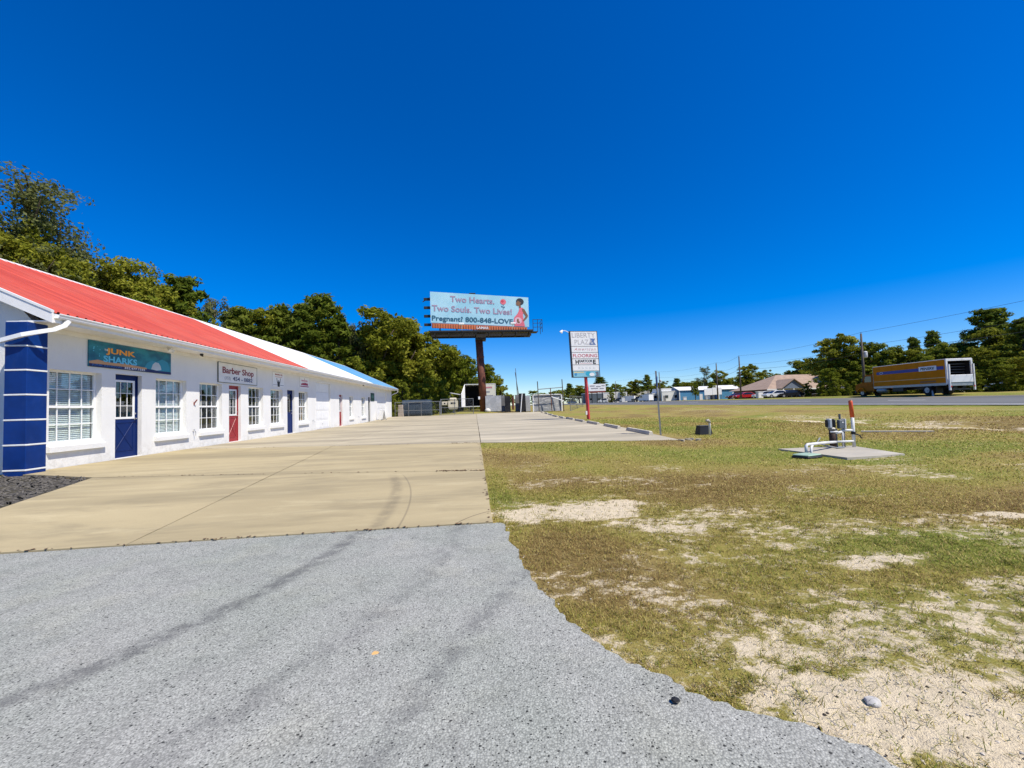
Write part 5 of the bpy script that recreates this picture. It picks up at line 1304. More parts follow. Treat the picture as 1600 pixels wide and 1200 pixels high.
# ================================================================== UTILITY POLES AND WIRES
M_POLE = flat('weathered_pole_wood', (.10, .085, .07), .85, .25, 2); M_WIRE = flat('wire', (.03, .03, .032), .5)
poles = []
def upole(X, Y, h, label, transf=False, arm=False):
    z = ztf(X, Y) - .05
    t = thing('utility_pole', label, 'utility pole', (X, Y, z), 0, 'utility poles along the highway')
    part('shaft', MB().tube([(0, 0, 0), (-.03, 0, h)], [.17, .11], 10), M_POLE, t, True)
    part('insulator', MB().tube([(-.03, 0, h), (-.03, 0, h + .22)], .045, 8), M_GALV, t)
    part('neutral_bracket', MB().box(-.14, .10, -.05, .05, h - 1.65, h - 1.55), M_GALV, t)
    if transf: part('transformer', MB().lathe([(.20, 0), (.24, .05), (.24, .72), (.18, .82), (.05, .86)], (.36, -.05, h - 3.2), 14), flat('transformer_grey', (.55, .56, .55), .5), t, True)
    if arm: part('lamp_arm', MB().tube([(0, 0, h - 4), (1.2, -.3, h - 3.6), (2.4, -.6, h - 3.5)], .05, 6), M_GALV, t)
    poles.append((X, Y, z + h)); return t
upole(47, 2, 9.4, 'utility pole holding the right end of the power lines')
upole(51.7, 50, 8.3, 'wooden utility pole rising behind the cab of the box truck', True)
upole(54.8, 80, 8.8, 'grey utility pole left of the tan roofed house', False)
upole(57.5, 57.5 / bearing(1121), 8.6, 'wooden utility pole in front of the right blue shed', False, True)
upole(59, 59 / bearing(1031), 9.2, 'distant utility pole above the white van', True)
upole(60, 60 / bearing(962), 9, 'distant pale pole between dark trees and warehouse')
bpy.data.objects.remove([o for o in col.objects if o.name.startswith('utility_pole') and o.location.y < 5][0]) if False else None
for k, dz, lab in ((0, .2, 'uppermost power line strung between the utility poles'), (1, -1.6, 'middle power line strung below the top wire'), (2, -2.6, 'lowest communication cable on the utility poles')):
    pts = []
    for i in range(len(poles) - 1):
        a, b = Vector(poles[i]), Vector(poles[i + 1])
        for s in range(10):
            q = s / 10; p = a.lerp(b, q); p.z += dz - .55 * 4 * q * (1 - q); pts.append(p)
    pts.append(Vector(poles[-1]) + Vector((0, 0, dz)))
    tag(part('power_line', MB().tube(pts, .015 + .004 * (k == 2), 5), M_WIRE, None), lab, 'power line', 'wires on the utility poles')
# ================================================================== STONE YARD BEHIND THE LOT
def yz(x, y): return ztf(x, y) - .04
# chain-link fence panels
M_LINK = flat('chain_link_wire', (.30, .31, .31), .5, .1, 4, metal=.5)
def chain_fence(p0, p1, h, posts, label, step=.16, gate=()):
    d = Vector((p1[0] - p0[0], p1[1] - p0[1], 0)); L = d.length; d.normalize()
    t = thing('chain_link_fence', label, 'fence', (p0[0], p0[1], yz(*p0)), math.atan2(d.y, d.x))
    for q in posts: part('post', MB().tube([(q * L, 0, 0), (q * L, 0, h + .04)], .05 if q in gate else .038, 8), M_GALV if q not in gate else M_LINK, t)
    part('top_rail', MB().tube([(0, 0, h), (L, 0, h)], .026, 6), M_LINK, t)
    part('middle_rail', MB().tube([(0, 0, h * .48), (L, 0, h * .48)], .02, 6), M_LINK, t)
    part('bottom_rail', MB().tube([(0, 0, .08), (L, 0, .08)], .02, 6), M_LINK, t)
    mb = MB(); w = .0022
    n = int((L + h) / step)
    for i in range(n):
        for s in (1, -1):
            a = i * step - (h if s > 0 else 0)
            x0, z0, x1, z1 = (a, 0, a + h, h) if s > 0 else (a, 0, a - h, h)
            # clip to the panel
            def cl(xa, za, xb, zb):
                if xb == xa: return None
                ts = sorted([(0 - xa) / (xb - xa), (L - xa) / (xb - xa)]); t0 = max(0, ts[0]); t1 = min(1, ts[1])
                return None if t1 <= t0 else (xa + (xb - xa) * t0, za + (zb - za) * t0, xa + (xb - xa) * t1, za + (zb - za) * t1)
            c = cl(x0, z0, x1, z1)
            if c: mb.add([(c[0] - w, -w, c[1]), (c[0] + w, -w, c[1]), (c[2] + w, -w, c[3]), (c[2] - w, -w, c[3]), (c[0], w, c[1]), (c[2], w, c[3])], [(0, 1, 2, 3), (1, 4, 5, 2), (4, 0, 3, 5)])
    me = part('wire_mesh', mb, M_LINK, t); me['kind'] = 'stuff'
    return t
chain_fence((-9.75, 51.35), (-4.35, 51.6), 2.0, (0, .30, .58, 1.0), 'chain-link fence panel from the building corner to the double gate post', gate=(1.0,))
chain_fence((-4.2, 51.6), (-.2, 52.3), 2.0, (0, .42, 1.0), 'chain-link gate leaf in front of the cream cabinet', gate=(0,))
chain_fence((12.6, 53.5), (16.6, 62), 2.0, (0, .5, 1.0), 'short chain-link fence right of the leaning marble slab')

# covered blue-grey container behind the fence
tk = thing('storage_tank', 'shade-darkened blue-grey rounded storage tank behind the chain-link fence', 'tank', (-7.7, 56.2, yz(-7.7, 56.2)))
pr = [(1.15 * math.copysign(abs(math.cos(a)) ** .45, math.cos(a)), 1.15 + 1.15 * math.copysign(abs(math.sin(a)) ** .45, math.sin(a))) for a in [2 * math.pi * i / 24 for i in range(24)]]
M_TANK = flat('shade_darkened_tank', (.030, .050, .075), .7, .25, 1.2, dirt=.2, dirtcol=(.1, .1, .09))  # tree shade is put into this blue-grey base colour
part('body', MB().prism(pr, (-1.85, 0, 0), (0, 1, 0), (0, 0, 1), (1, 0, 0), 3.7), M_TANK, tk, False)
for x in (-1.2, 0, 1.2): part('rib', MB().prism([(a * 1.03, 1.15 + (b - 1.15) * 1.03) for a, b in pr], (x - .05, 0, 0), (0, 1, 0), (0, 0, 1), (1, 0, 0), .1), M_TANK, tk)
part('handrail', MB().tube([(-.9, -1.2, 1.95), (.9, -1.2, 1.98)], .045, 6), M_GALV, tk)
part('foot_beam', MB().box(-1.7, 1.7, -.8, -.6, -.02, .10), M_DARKM, tk)
tag(part('block_stack', MB().cbox(-.35, .35, -.3, .3, 0, .62, .04).cbox(-.33, .33, -.28, .28, .63, 1.18, .04).cbox(-.3, .3, -.27, .27, 1.19, 1.72, .04), flat('beige_block', (.40, .34, .28), .8, .15, 3), None, loc=(-9.7, 55.0, yz(-9.7, 55))), 'stack of beige blocks beside the building end wall', 'block stack')
# cream cabinet with two openings
cb = thing('equipment_cabinet', 'cream equipment cabinet with two dark openings behind the gate', 'cabinet', (-3.0, 57.6, yz(-3, 57.6)))
M_CREAM = flat('cream_fibreglass', (.62, .56, .42), .5, .1, 3)
part('body', MB().add([(-.55, -.4, .55), (.55, -.4, .55), (.55, .4, .55), (-.55, .4, .55), (-.65, -.5, .85), (.65, -.5, .85), (.65, .5, .85), (-.65, .5, .85), (-.65, -.5, 1.75), (.65, -.5, 1.75), (.65, .5, 1.75), (-.65, .5, 1.75)], [(3, 2, 1, 0), (8, 9, 10, 11)] + [(a + k, a + (k + 1) % 4, a + 4 + (k + 1) % 4, a + 4 + k) for a in (0, 4) for k in range(4)]), M_CREAM, cb)
part('lid', MB().cbox(-.5, .5, -.4, .4, 1.751, 2.15, .12), M_CREAM, cb)
for x in (-.30, .06): part('opening', MB().box(x, x + .28, -.515, -.502, 1.28, 1.52), M_BLK, cb)
part('side_box', MB().cbox(-1.55, -.72, -.35, .35, 1.15, 1.65, .05), M_CREAM, cb); part('opening', MB().box(-1.25, -1.05, -.362, -.351, 1.3, 1.5), M_BLK, cb)
part('stand', MB().box(-.08, .08, -.08, .08, 0, .55).box(-.5, .5, -.3, .3, 0, .06), M_GALV, cb)
# white awning roof further back
aw = thing('small_canopy', 'small white slanted canopy beyond the cream cabinet', 'canopy', (66 * bearing(711), 66, yz(-3.2, 66)))
part('roof_panel', MB().add([(-.9, -.6, 3.0), (.85, -.6, 2.65), (.85, .6, 2.65), (-.9, .6, 3.0), (-.9, -.6, 3.12), (.85, -.6, 2.77), (.85, .6, 2.77), (-.9, .6, 3.12)], [(3, 2, 1, 0), (4, 5, 6, 7), (0, 1, 5, 4), (1, 2, 6, 5), (2, 3, 7, 6), (3, 0, 4, 7)]), M_VINYL, aw)
for x, h in ((-.7, 2.95), (.65, 2.66)): part('post', MB().tube([(x, 0, 0), (x, 0, h)], .05, 6), M_GALV, aw)
# open box trailer behind the billboard pole
tr = thing('box_trailer', 'white box trailer with dark open end behind the billboard pole', 'trailer', (.9, 66.0, yz(.9, 66)))
mb = MB().box(-2.5, -2.42, 0, 4.5, .55, 4.1).box(2.42, 2.5, 0, 4.5, .55, 4.1).box(-2.42, 2.42, 4.42, 4.5, .55, 4.1).box(-2.42, 2.42, 0, 4.42, .55, .65).box(-2.5, 2.5, 0, 4.5, 4.1, 4.2)
part('shell', mb, M_VINYL, tr)
part('inner_sheet', MB().box(-2.40, 2.40, 4.3, 4.4, .66, 4.08).box(-2.41, -2.36, .06, 4.3, .66, 4.08), flat('black_sheet', (.01, .01, .011), .9), tr)  # near-black sheets on back and left side make the open end read dark
part('open_door', MB().add([(-2.5, 0, .55), (-3.0, -1.1, .55), (-3.0, -1.1, 2.6), (-2.5, 0, 4.1), (-2.44, .02, .55), (-2.94, -1.1, .55), (-2.94, -1.1, 2.6), (-2.44, .02, 4.1)], [(0, 1, 2, 3), (7, 6, 5, 4), (0, 4, 5, 1), (1, 5, 6, 2), (2, 6, 7, 3)]), M_VINYL, tr)
part('sign_panel', MB().box(.55, 2.38, -.06, -.002, 1.2, 4.05), flat('cream_sign', (.68, .66, .56), .5, .06, 2), tr)
for z, a, b, m in ((3.45, .75, 1.95, I_FPINK), (2.75, .75, 1.55, I_GREY), (2.1, 1.05, 2.1, I_GREY)): part('sign_mark', MB().box(a, b, -.075, -.061, z, z + .26), m, tr)
for x in (-1.6, 1.6): part('wheel', MB().tube([(x - .12, 2.6, .38), (x + .12, 2.6, .38)], .38, 14), M_TYRE, tr)
# stone slabs on racks
def mat_stone(name, c1, c2, sc=1.2, vein=None):
    t = NT(name); p = t.pos(obj=True)
    n = t.noise(t.mapping(p, (1, 1, 1), (0, .7, 0)), sc, 6, .65, 1.2)
    c = t.mix(t.smooth(n, .35, .65), c1, c2)
    if vein: c = t.mix(t.smooth(t.noise(t.mapping(p, (.5, 1, 2.2), (0, .75, 0)), 1.3, 6, .7, 2.0), .52, .60, 0, .8), c, vein)
    return t.done(c, .65, 0, .1)
M_SGREY = mat_stone('grey_blue_stone', (.27, .28, .29), (.38, .39, .40)); M_SBLACK = mat_stone('black_granite', (.012, .012, .014), (.03, .03, .033)); M_SMARB = mat_stone('veined_grey_marble', (.20, .205, .21), (.34, .34, .335), 1.0, (.52, .51, .48)); M_SDUSK = mat_stone('dusky_slab', (.11, .11, .11), (.19, .19, .19))
def slabs(px0, px1, ztop, Y, mat, label, lean=.16, th=.06, name='stone_slab', n=1, zb=None):
    X0, X1 = Y * bearing(px0), Y * bearing(px1); z = yz((X0 + X1) / 2, Y) if zb is None else zb
    t = thing(name, label, 'stone slab', ((X0 + X1) / 2, Y, z)); t['kind'] = 'thing'; w = (X1 - X0) / 2; h = ztop - z
    for i in range(n):
        o = i * (th + .03)
        part('slab', MB().add([(-w, o, .08), (w, o, .08), (w, o + h * lean, h), (-w, o + h * lean, h), (-w, o + th, .08), (w, o + th, .08), (w, o + th + h * lean, h), (-w, o + th + h * lean, h)], [(0, 1, 2, 3), (7, 6, 5, 4), (0, 4, 5, 1), (1, 5, 6, 2), (2, 6, 7, 3), (3, 7, 4, 0)]), mat, t)
    part('rack_foot', MB().box(-w * .9, -w * .8, -.25, h * lean + .4, 0, .079).box(w * .8, w * .9, -.25, h * lean + .4, 0, .079), M_BROWN, t)
    part('rack_post', MB().tube([(-w * .8, h * lean + .35, .05), (-w * .8, h * lean * .95 + .25, h * .9)], .05, 6).tube([(w * .8, h * lean + .35, .05), (w * .8, h * lean * .95 + .25, h * .9)], .05, 6), M_GALV, t)
    return t
slabs(758, 784, 2.62, 57.0, M_SGREY, 'wide blue-grey stone slab leaning right of the billboard pole', n=2)
slabs(783, 789.5, 2.55, 55.5, M_SDUSK, 'narrow dusky stone slab edge between grey slab and black granite', n=3)
slabs(788.5, 797, 2.45, 54.6, M_SBLACK, 'narrow black granite slab nearest the rusty pole', n=2)
slabs(805, 811, 2.6, 55.2, M_SDUSK, 'dusky slab edge left of the wide black granite', n=3)
slabs(811, 821, 2.75, 54.2, M_SBLACK, 'wide black granite slabs with a pale leaning prop', n=3)
slabs(820, 828, 2.45, 54.8, M_SGREY, 'grey slab edges between black granite and marble', n=3)
ms = slabs(833, 876, 2.42, 53.4, M_SMARB, 'big grey veined marble slab in a white frame', lean=.08)
w_ = 53.4 * (bearing(876) - bearing(833)) / 2; hh = 2.42 - yz(9, 53.4)
part('white_frame', MB().box(-w_ - .12, -w_ - .01, -.14, .05, .02, hh).box(w_ + .01, w_ + .13, -.14, .05, .02, hh).box(-w_ - .01, w_ + .01, .02, .20, hh - .0, hh + .1), M_VINYL, ms)
tag(part('leaning_prop', MB().tube([(0, 0, 0), (.28, .05, 2.5)], .06, 6), M_VINYL, None, loc=(54.0 * bearing(812), 53.75, yz(6, 53.7))), 'pale timber prop leaning against the black granite', 'prop')
tag(part('white_sack', MB().lathe([(.30, 0), (.42, .12), (.40, .34), (.22, .50), (.05, .55)], (0, 0, 0), 10), flat('white_sack', (.66, .62, .56), .8, .15, 5), None, smooth=True, loc=(1.75, 56.6, yz(1.75, 56.6))), 'white sack at the foot of the rusty billboard pole', 'sack')
# pipe frame over the marble slab
pf = thing('pipe_frame', 'rusty pipe frame standing over the marble slab', 'frame', (52.6 * bearing(858), 52.6, yz(9.5, 52.6)))
ox = 52.6 * bearing(858)
for px, h in ((840, 4.0), (860, 3.1), (878.5, 4.2)): part('post', MB().tube([(52.6 * bearing(px) - ox + .12, 0, 0), (52.6 * bearing(px) - ox, 0, h)], .06, 7), M_POLE if px != 860 else M_RUST, pf)
part('top_bar', MB().tube([(52.6 * bearing(840) - ox, 0, 2.95), (52.6 * bearing(880) - ox, 0, 3.15)], .05, 6), M_LINK, pf)
part('diagonal_pipe', MB().tube([(52.6 * bearing(861) - ox, -.1, 1.95), (52.6 * bearing(880) - ox, -.1, 1.35)], .055, 6), M_VINYL, pf)
part('diagonal_pipe', MB().tube([(52.6 * bearing(847) - ox, -.12, 1.25), (52.6 * bearing(860) - ox, -.12, .8)], .05, 6), M_LINK, pf)
for px, h, dx, lab in ((806.5, 7.0, 0, 'thin dark mast standing straight behind the stone slabs'), (810.5, 6.4, -.5, 'thin dark mast leaning left behind the stone slabs')):
    Y = 64; X = Y * bearing(px); tag(part('thin_mast', MB().tube([(.25, 0, 0), (dx, 0, h - .6)], [.07, .04], 7), M_POLE, None, loc=(X, Y, yz(X, Y))), lab, 'mast')
tag(part('broken_post', MB().tube([(0, 0, 0), (-.02, 0, 2.0)], .16, 8), M_RUST, None, loc=(60 * bearing(801), 60, yz(5.5, 60))), 'short rusty post between the two rows of slabs', 'post')

# ================================================================== TREES
def mat_leaf(name, c0, c1, c2):
    t = NT(name)
    a = t.attr('tint').outputs['Fac']; oi = t.n.new('ShaderNodeObjectInfo').outputs['Random']
    f = t.math('ADD', a, t.math('MULTIPLY', t.math('SUBTRACT', oi, .5), .35))
    c = t.ramp(f, [(0, c0), (.5, c1), (1, c2)])
    t.done(c, .7, 0, .08)
    tl = t.n.new('ShaderNodeBsdfTranslucent'); t.l.new(c, tl.inputs[0])
    mx = t.n.new('ShaderNodeMixShader'); mx.inputs[0].default_value = .42
    t.l.new(t.b.outputs[0], mx.inputs[1]); t.l.new(tl.outputs[0], mx.inputs[2]); t.l.new(mx.outputs[0], t.n['Material Output'].inputs['Surface'])
    return t.m
M_OAK = mat_leaf('oak_leaves', (.095, .115, .009), (.225, .238, .022), (.38, .365, .055))
M_GREEN = mat_leaf('green_leaves', (.08, .11, .009), (.185, .22, .02), (.32, .325, .045))
M_PINE = mat_leaf('pine_needles', (.058, .085, .009), (.125, .165, .018), (.22, .245, .038))
M_THIN = mat_leaf('thin_grey_leaves', (.085, .105, .035), (.145, .165, .055), (.23, .235, .09))
M_BARK = flat('bark', (.10, .075, .055), .9, .35, 3, bump=.5, bscale=12)

def leaf_arrays(cent, rad, per, size, g, flat_=.75, elong=1.5):
    """leaf quads in clumps: returns verts (n,4,3) and tint (n)"""
    n = len(cent) * per
    c = np.repeat(cent, per, 0); r = np.repeat(rad, per)[:, None]
    d = g.normal(size=(n, 3)); d /= np.linalg.norm(d, axis=1)[:, None]
    rr = g.random(n)[:, None] ** .45
    p = c + d * rr * r * np.array([1, 1, flat_])
    a = g.normal(size=(n, 3)); a /= np.linalg.norm(a, axis=1)[:, None]
    nrm = d + g.normal(size=(n, 3)) * .8 + np.array([0, 0, .35]); nrm /= np.linalg.norm(nrm, axis=1)[:, None]
    u = np.cross(nrm, a); u /= np.linalg.norm(u, axis=1)[:, None] + 1e-9
    v = np.cross(nrm, u)
    s = (size * g.uniform(.6, 1.3, n))[:, None]
    q = np.stack([p - u * s * elong * .5, p + v * s * .38, p + u * s * elong * .5, p - v * s * .38], 1)
    ct = np.repeat(g.uniform(-.18, .18, len(cent)), per)
    tint = np.clip(.48 + ct + g.normal(size=n) * .17, 0, 1)
    return q, tint
def quads_mesh(name, q, tint, mat):
    n = len(q); me = bpy.data.meshes.new(name)
    me.vertices.add(n * 4); me.vertices.foreach_set('co', q.astype(np.float32).ravel())
    me.loops.add(n * 4); me.loops.foreach_set('vertex_index', np.arange(n * 4, dtype=np.int32))
    me.polygons.add(n); me.polygons.foreach_set('loop_start', np.arange(n, dtype=np.int32) * 4)
    at = me.attributes.new('tint', 'FLOAT', 'POINT'); at.data.foreach_set('value', np.repeat(tint, 4).astype(np.float32))
    me.materials.append(mat); me.update(calc_edges=True)
    return me
def make_tree(kind, seed, big=False):
    """unit tree 12 m tall; returns trunk mesh, crown arrays"""
    g = np.random.default_rng(seed); H = 12.0
    mb = MB()
    if kind in ('oak', 'green', 'bush'):
        low = .16 if kind != 'bush' else .0
        nl = 9
        lob = []
        for i in range(nl):
            z = H * (low + (1 - low) * (.22 + .68 * (i + .5) / nl)); k = 1 - abs((z / H - .55)) * 1.15
            a = g.uniform(0, 6.28); R = 3.4 * k * g.uniform(.35, .85)
            lob.append((math.cos(a) * R, math.sin(a) * R, z, g.uniform(1.5, 2.3) * (.65 + .5 * k)))
        lob.append((0, 0, H * .86, 1.5)); lob.append((0, 0, H * .5, 2.6))
        if kind == 'bush': lob += [(g.uniform(-3, 3), g.uniform(-3, 3), 1.6, 2.0) for _ in range(4)]
        cent = []; rad = []
        for x, y, z, r in lob:
            for _ in range(11):
                d = g.normal(size=3); d /= np.linalg.norm(d); q = g.uniform(.55, 1.05)
                cent.append((x + d[0] * r * q, y + d[1] * r * q, max(.4, z + d[2] * r * q * .8))); rad.append(g.uniform(.45, .95))
        q, t = leaf_arrays(np.array(cent), np.array(rad), 190 if big else 78, .175 if big else .29, g)
        mb.tube([(0, 0, -.2), (.1, .05, H * .22), (-.05, .1, H * .5), (0, 0, H * .75)], [.34, .27, .18, .06], 8)
        for x, y, z, r in lob[:-2]: mb.tube([(0, .03, max(H * .14, z - 3.0)), (x * .5, y * .5, z - 1.2), (x, y, z)], [.14, .09, .03], 6)
        mat = {'oak': M_OAK, 'green': M_GREEN, 'bush': M_GREEN}[kind]
    elif kind == 'thin':
        cent = []; rad = []
        mb.tube([(0, 0, -.2), (.1, .0, H * .4), (0, .1, H * .95)], [.26, .18, .03], 8)
        for i in range(44):
            z = H * g.uniform(.28, 1.0); a = g.uniform(0, 6.28); R = (3.3 * (1 - abs(z / H - .62) * 1.4)) * g.uniform(.3, 1.05)
            e = np.array((math.cos(a) * R, math.sin(a) * R, z)); b = np.array((0.05, .05, z - R * .7))
            mb.tube([tuple(b), tuple(b * .5 + e * .5 + np.array((0, 0, .2))), tuple(e)], [.06, .035, .012], 5)
            for k in range(4):
                f = g.uniform(.45, 1.05); cent.append(tuple(b + (e - b) * f + g.normal(size=3) * .3)); rad.append(g.uniform(.35, .75))
        q, t = leaf_arrays(np.array(cent), np.array(rad), 62 if big else 24, .115 if big else .2, g)
        mat = M_THIN
    else:   # pine
        cent = []; rad = []
        mb.tube([(0, 0, -.2), (.08, .04, H * .5), (0, 0, H * .97)], [.24, .17, .04], 8)
        for i in range(34):
            z = H * (.42 + .58 * (i / 33)) - g.uniform(0, .3); k = 1.05 - (z / H - .42) / .62
            a = i * 2.4 + g.uniform(-.4, .4); R = max(.35, 2.9 * (k ** .8) * g.uniform(.55, 1.0)); rise = g.uniform(.1, .5)
            e = (math.cos(a) * R, math.sin(a) * R, z + rise)
            mb.tube([(0, 0, z - .1), (e[0] * .6, e[1] * .6, z + rise * .4), e], [.055, .035, .012], 5)
            for f in (.62, 1.0):
                cent.append((e[0] * f, e[1] * f, z + rise * f)); rad.append(g.uniform(.5, .8))
        cent.append((0, 0, H * .98)); rad.append(.55)
        q, t = leaf_arrays(np.array(cent), np.array(rad), 75, .26, g, .6, 2.2)
        mat = M_PINE
    return mb.mesh('trunk', M_BARK, True), q, t, mat
VAR = {}
for kind, seeds in (('oak', (1, 2, 3, 4)), ('green', (5, 6, 7)), ('bush', (8, 9)), ('thin', (10, 11)), ('pine', (12, 13, 14)), ('oak_big', (21, 22)), ('thin_big', (23, 24))):
    VAR[kind] = []
    for s in seeds:
        tm, q, t, mat = make_tree(kind.replace('_big', ''), s, 'big' in kind)
        VAR[kind].append((tm, quads_mesh('crown', q, t, mat), q, t))
def horizon_at(px): return 635 - .03 * (px - 742)
def tree_h(px, ytop, X, Y):
    zc = Y * math.cos(YAW) + X * math.sin(YAW)
    return 1.2 + (horizon_at(px) - ytop) * zc / FPX
cnt = {}
def tree(px, ytop, kind, label, Y=None, X=None, wide=1.0, group=None):
    if Y is None: Y = X / bearing(px)
    else: X = Y * bearing(px)
    z = ztf(X, Y) - .1; h = tree_h(px, ytop, X, Y) - z
    v = VAR[kind]; i = cnt.get(kind, 0); cnt[kind] = i + 1
    tm, cm = v[i % len(v)][:2]
    name = {'oak_big': 'oak_tree', 'thin_big': 'thin_crowned_tree', 'oak': 'oak_tree', 'green': 'leafy_tree', 'bush': 'bush', 'thin': 'thin_crowned_tree', 'pine': 'pine_tree'}[kind]
    t = thing(name, label, 'bush' if kind == 'bush' else 'tree', (X, Y, z), rnd.uniform(0, 6.28), group)
    s = h / 12.0; t.scale = (s * wide, s * wide, s)
    put('trunk', tm, t); put('crown', cm, t)
    return t
GL = 'trees behind the strip mall'; GR = 'trees across the highway'; GF = 'trees along the far road'
L_ = [ # px, top y, kind, depth, width, label
 (38, 272, 'thin_big', 40, 1.15, 'tall thin-crowned tree above the left end of the red roof'), (86, 322, 'thin_big', 43, .9, 'second thin-crowned tree just right of the tallest left tree'), (40, 352, 'oak_big', 39, .9, 'dense olive tree under the tall thin-crowned tree at left'), (74, 384, 'oak_big', 41, .6, 'dense tree low behind the red roof left of the sky gap'),
 (-40, 325, 'oak_big', 38, 1.0, 'dense tree cut by the left edge of the picture'),
 (128, 428, 'green', 46, .7, 'small leafy tree in the gap above the red roof'), (170, 410, 'oak_big', 47, 1.0, 'rounded oak crown above the middle of the red roof'), (222, 418, 'oak_big', 48, 1.0, 'broad oak crown right of the rounded oak over the red roof'), (205, 440, 'green', 46, .9, 'lower leafy crown between the two oaks over the red roof'),
 (262, 456, 'pine', 50, .8, 'small pine directly left of the pointed pine over the roof'), (286, 437, 'pine', 51, 1.0, 'pointed pine rising above the right end of the red roof'), (336, 466, 'thin', 56, .7, 'open see-through tree alone above the white roof start'),
 (312, 492, 'green', 54, .8, 'low leafy tree between pointed pine and see-through tree'), (372, 482, 'pine', 62, 1.1, 'dark pine at left end of the tree line over the white roof'), (405, 479, 'oak', 64, 1.0, 'oak crown over the white roof left of the two dark pines'), (440, 483, 'pine', 66, 1.1, 'dark pine left of the tallest middle pine'),
 (474, 478, 'pine', 66, 1.0, 'dark pine shouldering the tallest middle pine'), (500, 466, 'pine', 68, 1.35, 'tallest dark pine in the middle of the left tree line'), (530, 496, 'pine', 68, 1.0, 'dark pine right of the tallest middle pine'), (556, 500, 'thin', 70, .9, 'greyish open tree between pines and big oak'),
 (592, 488, 'oak', 70, 1.2, 'big olive oak left of the billboard'), (632, 492, 'oak', 72, 1.1, 'big olive oak touching the left end of the billboard'), (664, 515, 'oak', 74, 1.0, 'oak crown directly under the left half of the billboard'), (700, 535, 'green', 76, 1.0, 'leafy tree left of the billboard pole'),
 (728, 552, 'green', 78, .9, 'leafy tree right behind the billboard pole'), (760, 566, 'green', 82, 1.0, 'green tree right of the billboard pole above the trailer'), (782, 590, 'oak', 84, .9, 'last low tree at the right end of the left tree line')]
for px, yt, kd, Y, wd, lab in L_: tree(px, yt, kd, lab, Y=Y, wide=wd, group=GL)
U_ = [(628, 596, 'bush', 58.5, .9, 'bush behind the storage tank by the building end'), (660, 588, 'bush', 60, 1.0, 'bush rising behind the middle of the storage tank'), (692, 592, 'bush', 61, .9, 'bush behind the cream cabinet'), (716, 602, 'bush', 70, .8, 'bush left of the open box trailer'), (607, 600, 'bush', 57, .8, 'bush tucked behind the far building corner')]
for px, yt, kd, Y, wd, lab in U_: tree(px, yt, kd, lab, Y=Y, wide=wd, group='bushes behind the fence')
R_ = [(938, 590, 'pine', 200, 1.8, 'umbrella-shaped pine over the distant billboard'), (905, 603, 'oak', 230, 2.0, 'far oak just left of the red sign pole'), (890, 600, 'pine', 240, 1.4, 'far pine above the wire fence'), (962, 599, 'green', 205, 1.6, 'far tree right of the distant billboard'), (990, 594, 'oak', 195, 1.7, 'far oak above the white vans'), (1012, 587, 'pine', 190, 1.2, 'far pine left of the thin signpost'),
 (1032, 596, 'oak', 190, 1.6, 'far oak behind the thin signpost'), (1058, 592, 'pine', 185, 1.3, 'far pine above the left blue shed'), (1078, 597, 'oak', 185, 1.6, 'far oak above the roof of the left blue shed'), (1101, 574, 'thin', 170, 1.2, 'tall open tree left of the two utility poles'), (1118, 580, 'oak', 165, 1.2, 'oak between the left blue sheds and the utility pole'), (1140, 590, 'green', 160, 1.3, 'green tree behind the right blue shed'),
 (1166, 570, 'oak', 130, 1.2, 'dark round oak between the utility pole and the tan house'), (1192, 578, 'oak', 125, 1.1, 'oak left of the tan house roof'), (1180, 600, 'bush', 100, .9, 'light green bush at the left end of the tan house'), (1216, 582, 'green', 120, 1.2, 'leafy tree behind the left slope of the tan roof'), (1246, 562, 'oak', 118, 1.3, 'oak rising behind the tan roof ridge'), (1275, 572, 'oak', 112, 1.2, 'oak behind the right part of the tan roof')]
for px, yt, kd, Y, wd, lab in R_: tree(px, yt, kd, lab, Y=Y, wide=wd, group=GF)
S_ = [(1302, 525, 'oak', 66, 1.25, 'large dark oak right of the tan house'), (1332, 536, 'oak', 68, 1.1, 'oak directly left of the pole behind the truck'), (1362, 532, 'green', 70, 1.2, 'leafy tree directly right of the pole behind the truck'), (1395, 540, 'green', 70, 1.2, 'leafy tree above the front half of the truck box'), (1425, 545, 'oak', 72, 1.2, 'oak above the middle of the truck box'), (1432, 529, 'pine', 84, .8, 'small pine top left of the taller pair over the truck'), (1463, 520, 'pine', 82, .95, 'pine top above the rear of the truck box'),
 (1452, 548, 'green', 68, 1.2, 'leafy tree behind the rear of the truck box'), (1488, 535, 'green', 70, 1.2, 'leafy tree above the liftgate'), (1510, 518, 'thin', 78, .9, 'sparse twiggy tree between the pines at right'), (1552, 485, 'pine', 74, 1.5, 'tallest broad pine near the right edge'), (1525, 545, 'oak', 66, 1.2, 'dark oak right of the truck liftgate'), (1578, 510, 'oak', 72, 1.3, 'oak right of the tallest broad pine'), (1606, 498, 'pine', 70, 1.3, 'pine cut by the right edge of the picture'), (1570, 556, 'bush', 63, 1.3, 'dark bush behind the silver blue car'), (1620, 540, 'oak', 60, 1.2, 'oak cut by the right edge behind the silver blue car')]
for px, yt, kd, X, wd, lab in S_: tree(px, yt, kd, lab, X=X, wide=wd, group=GR)
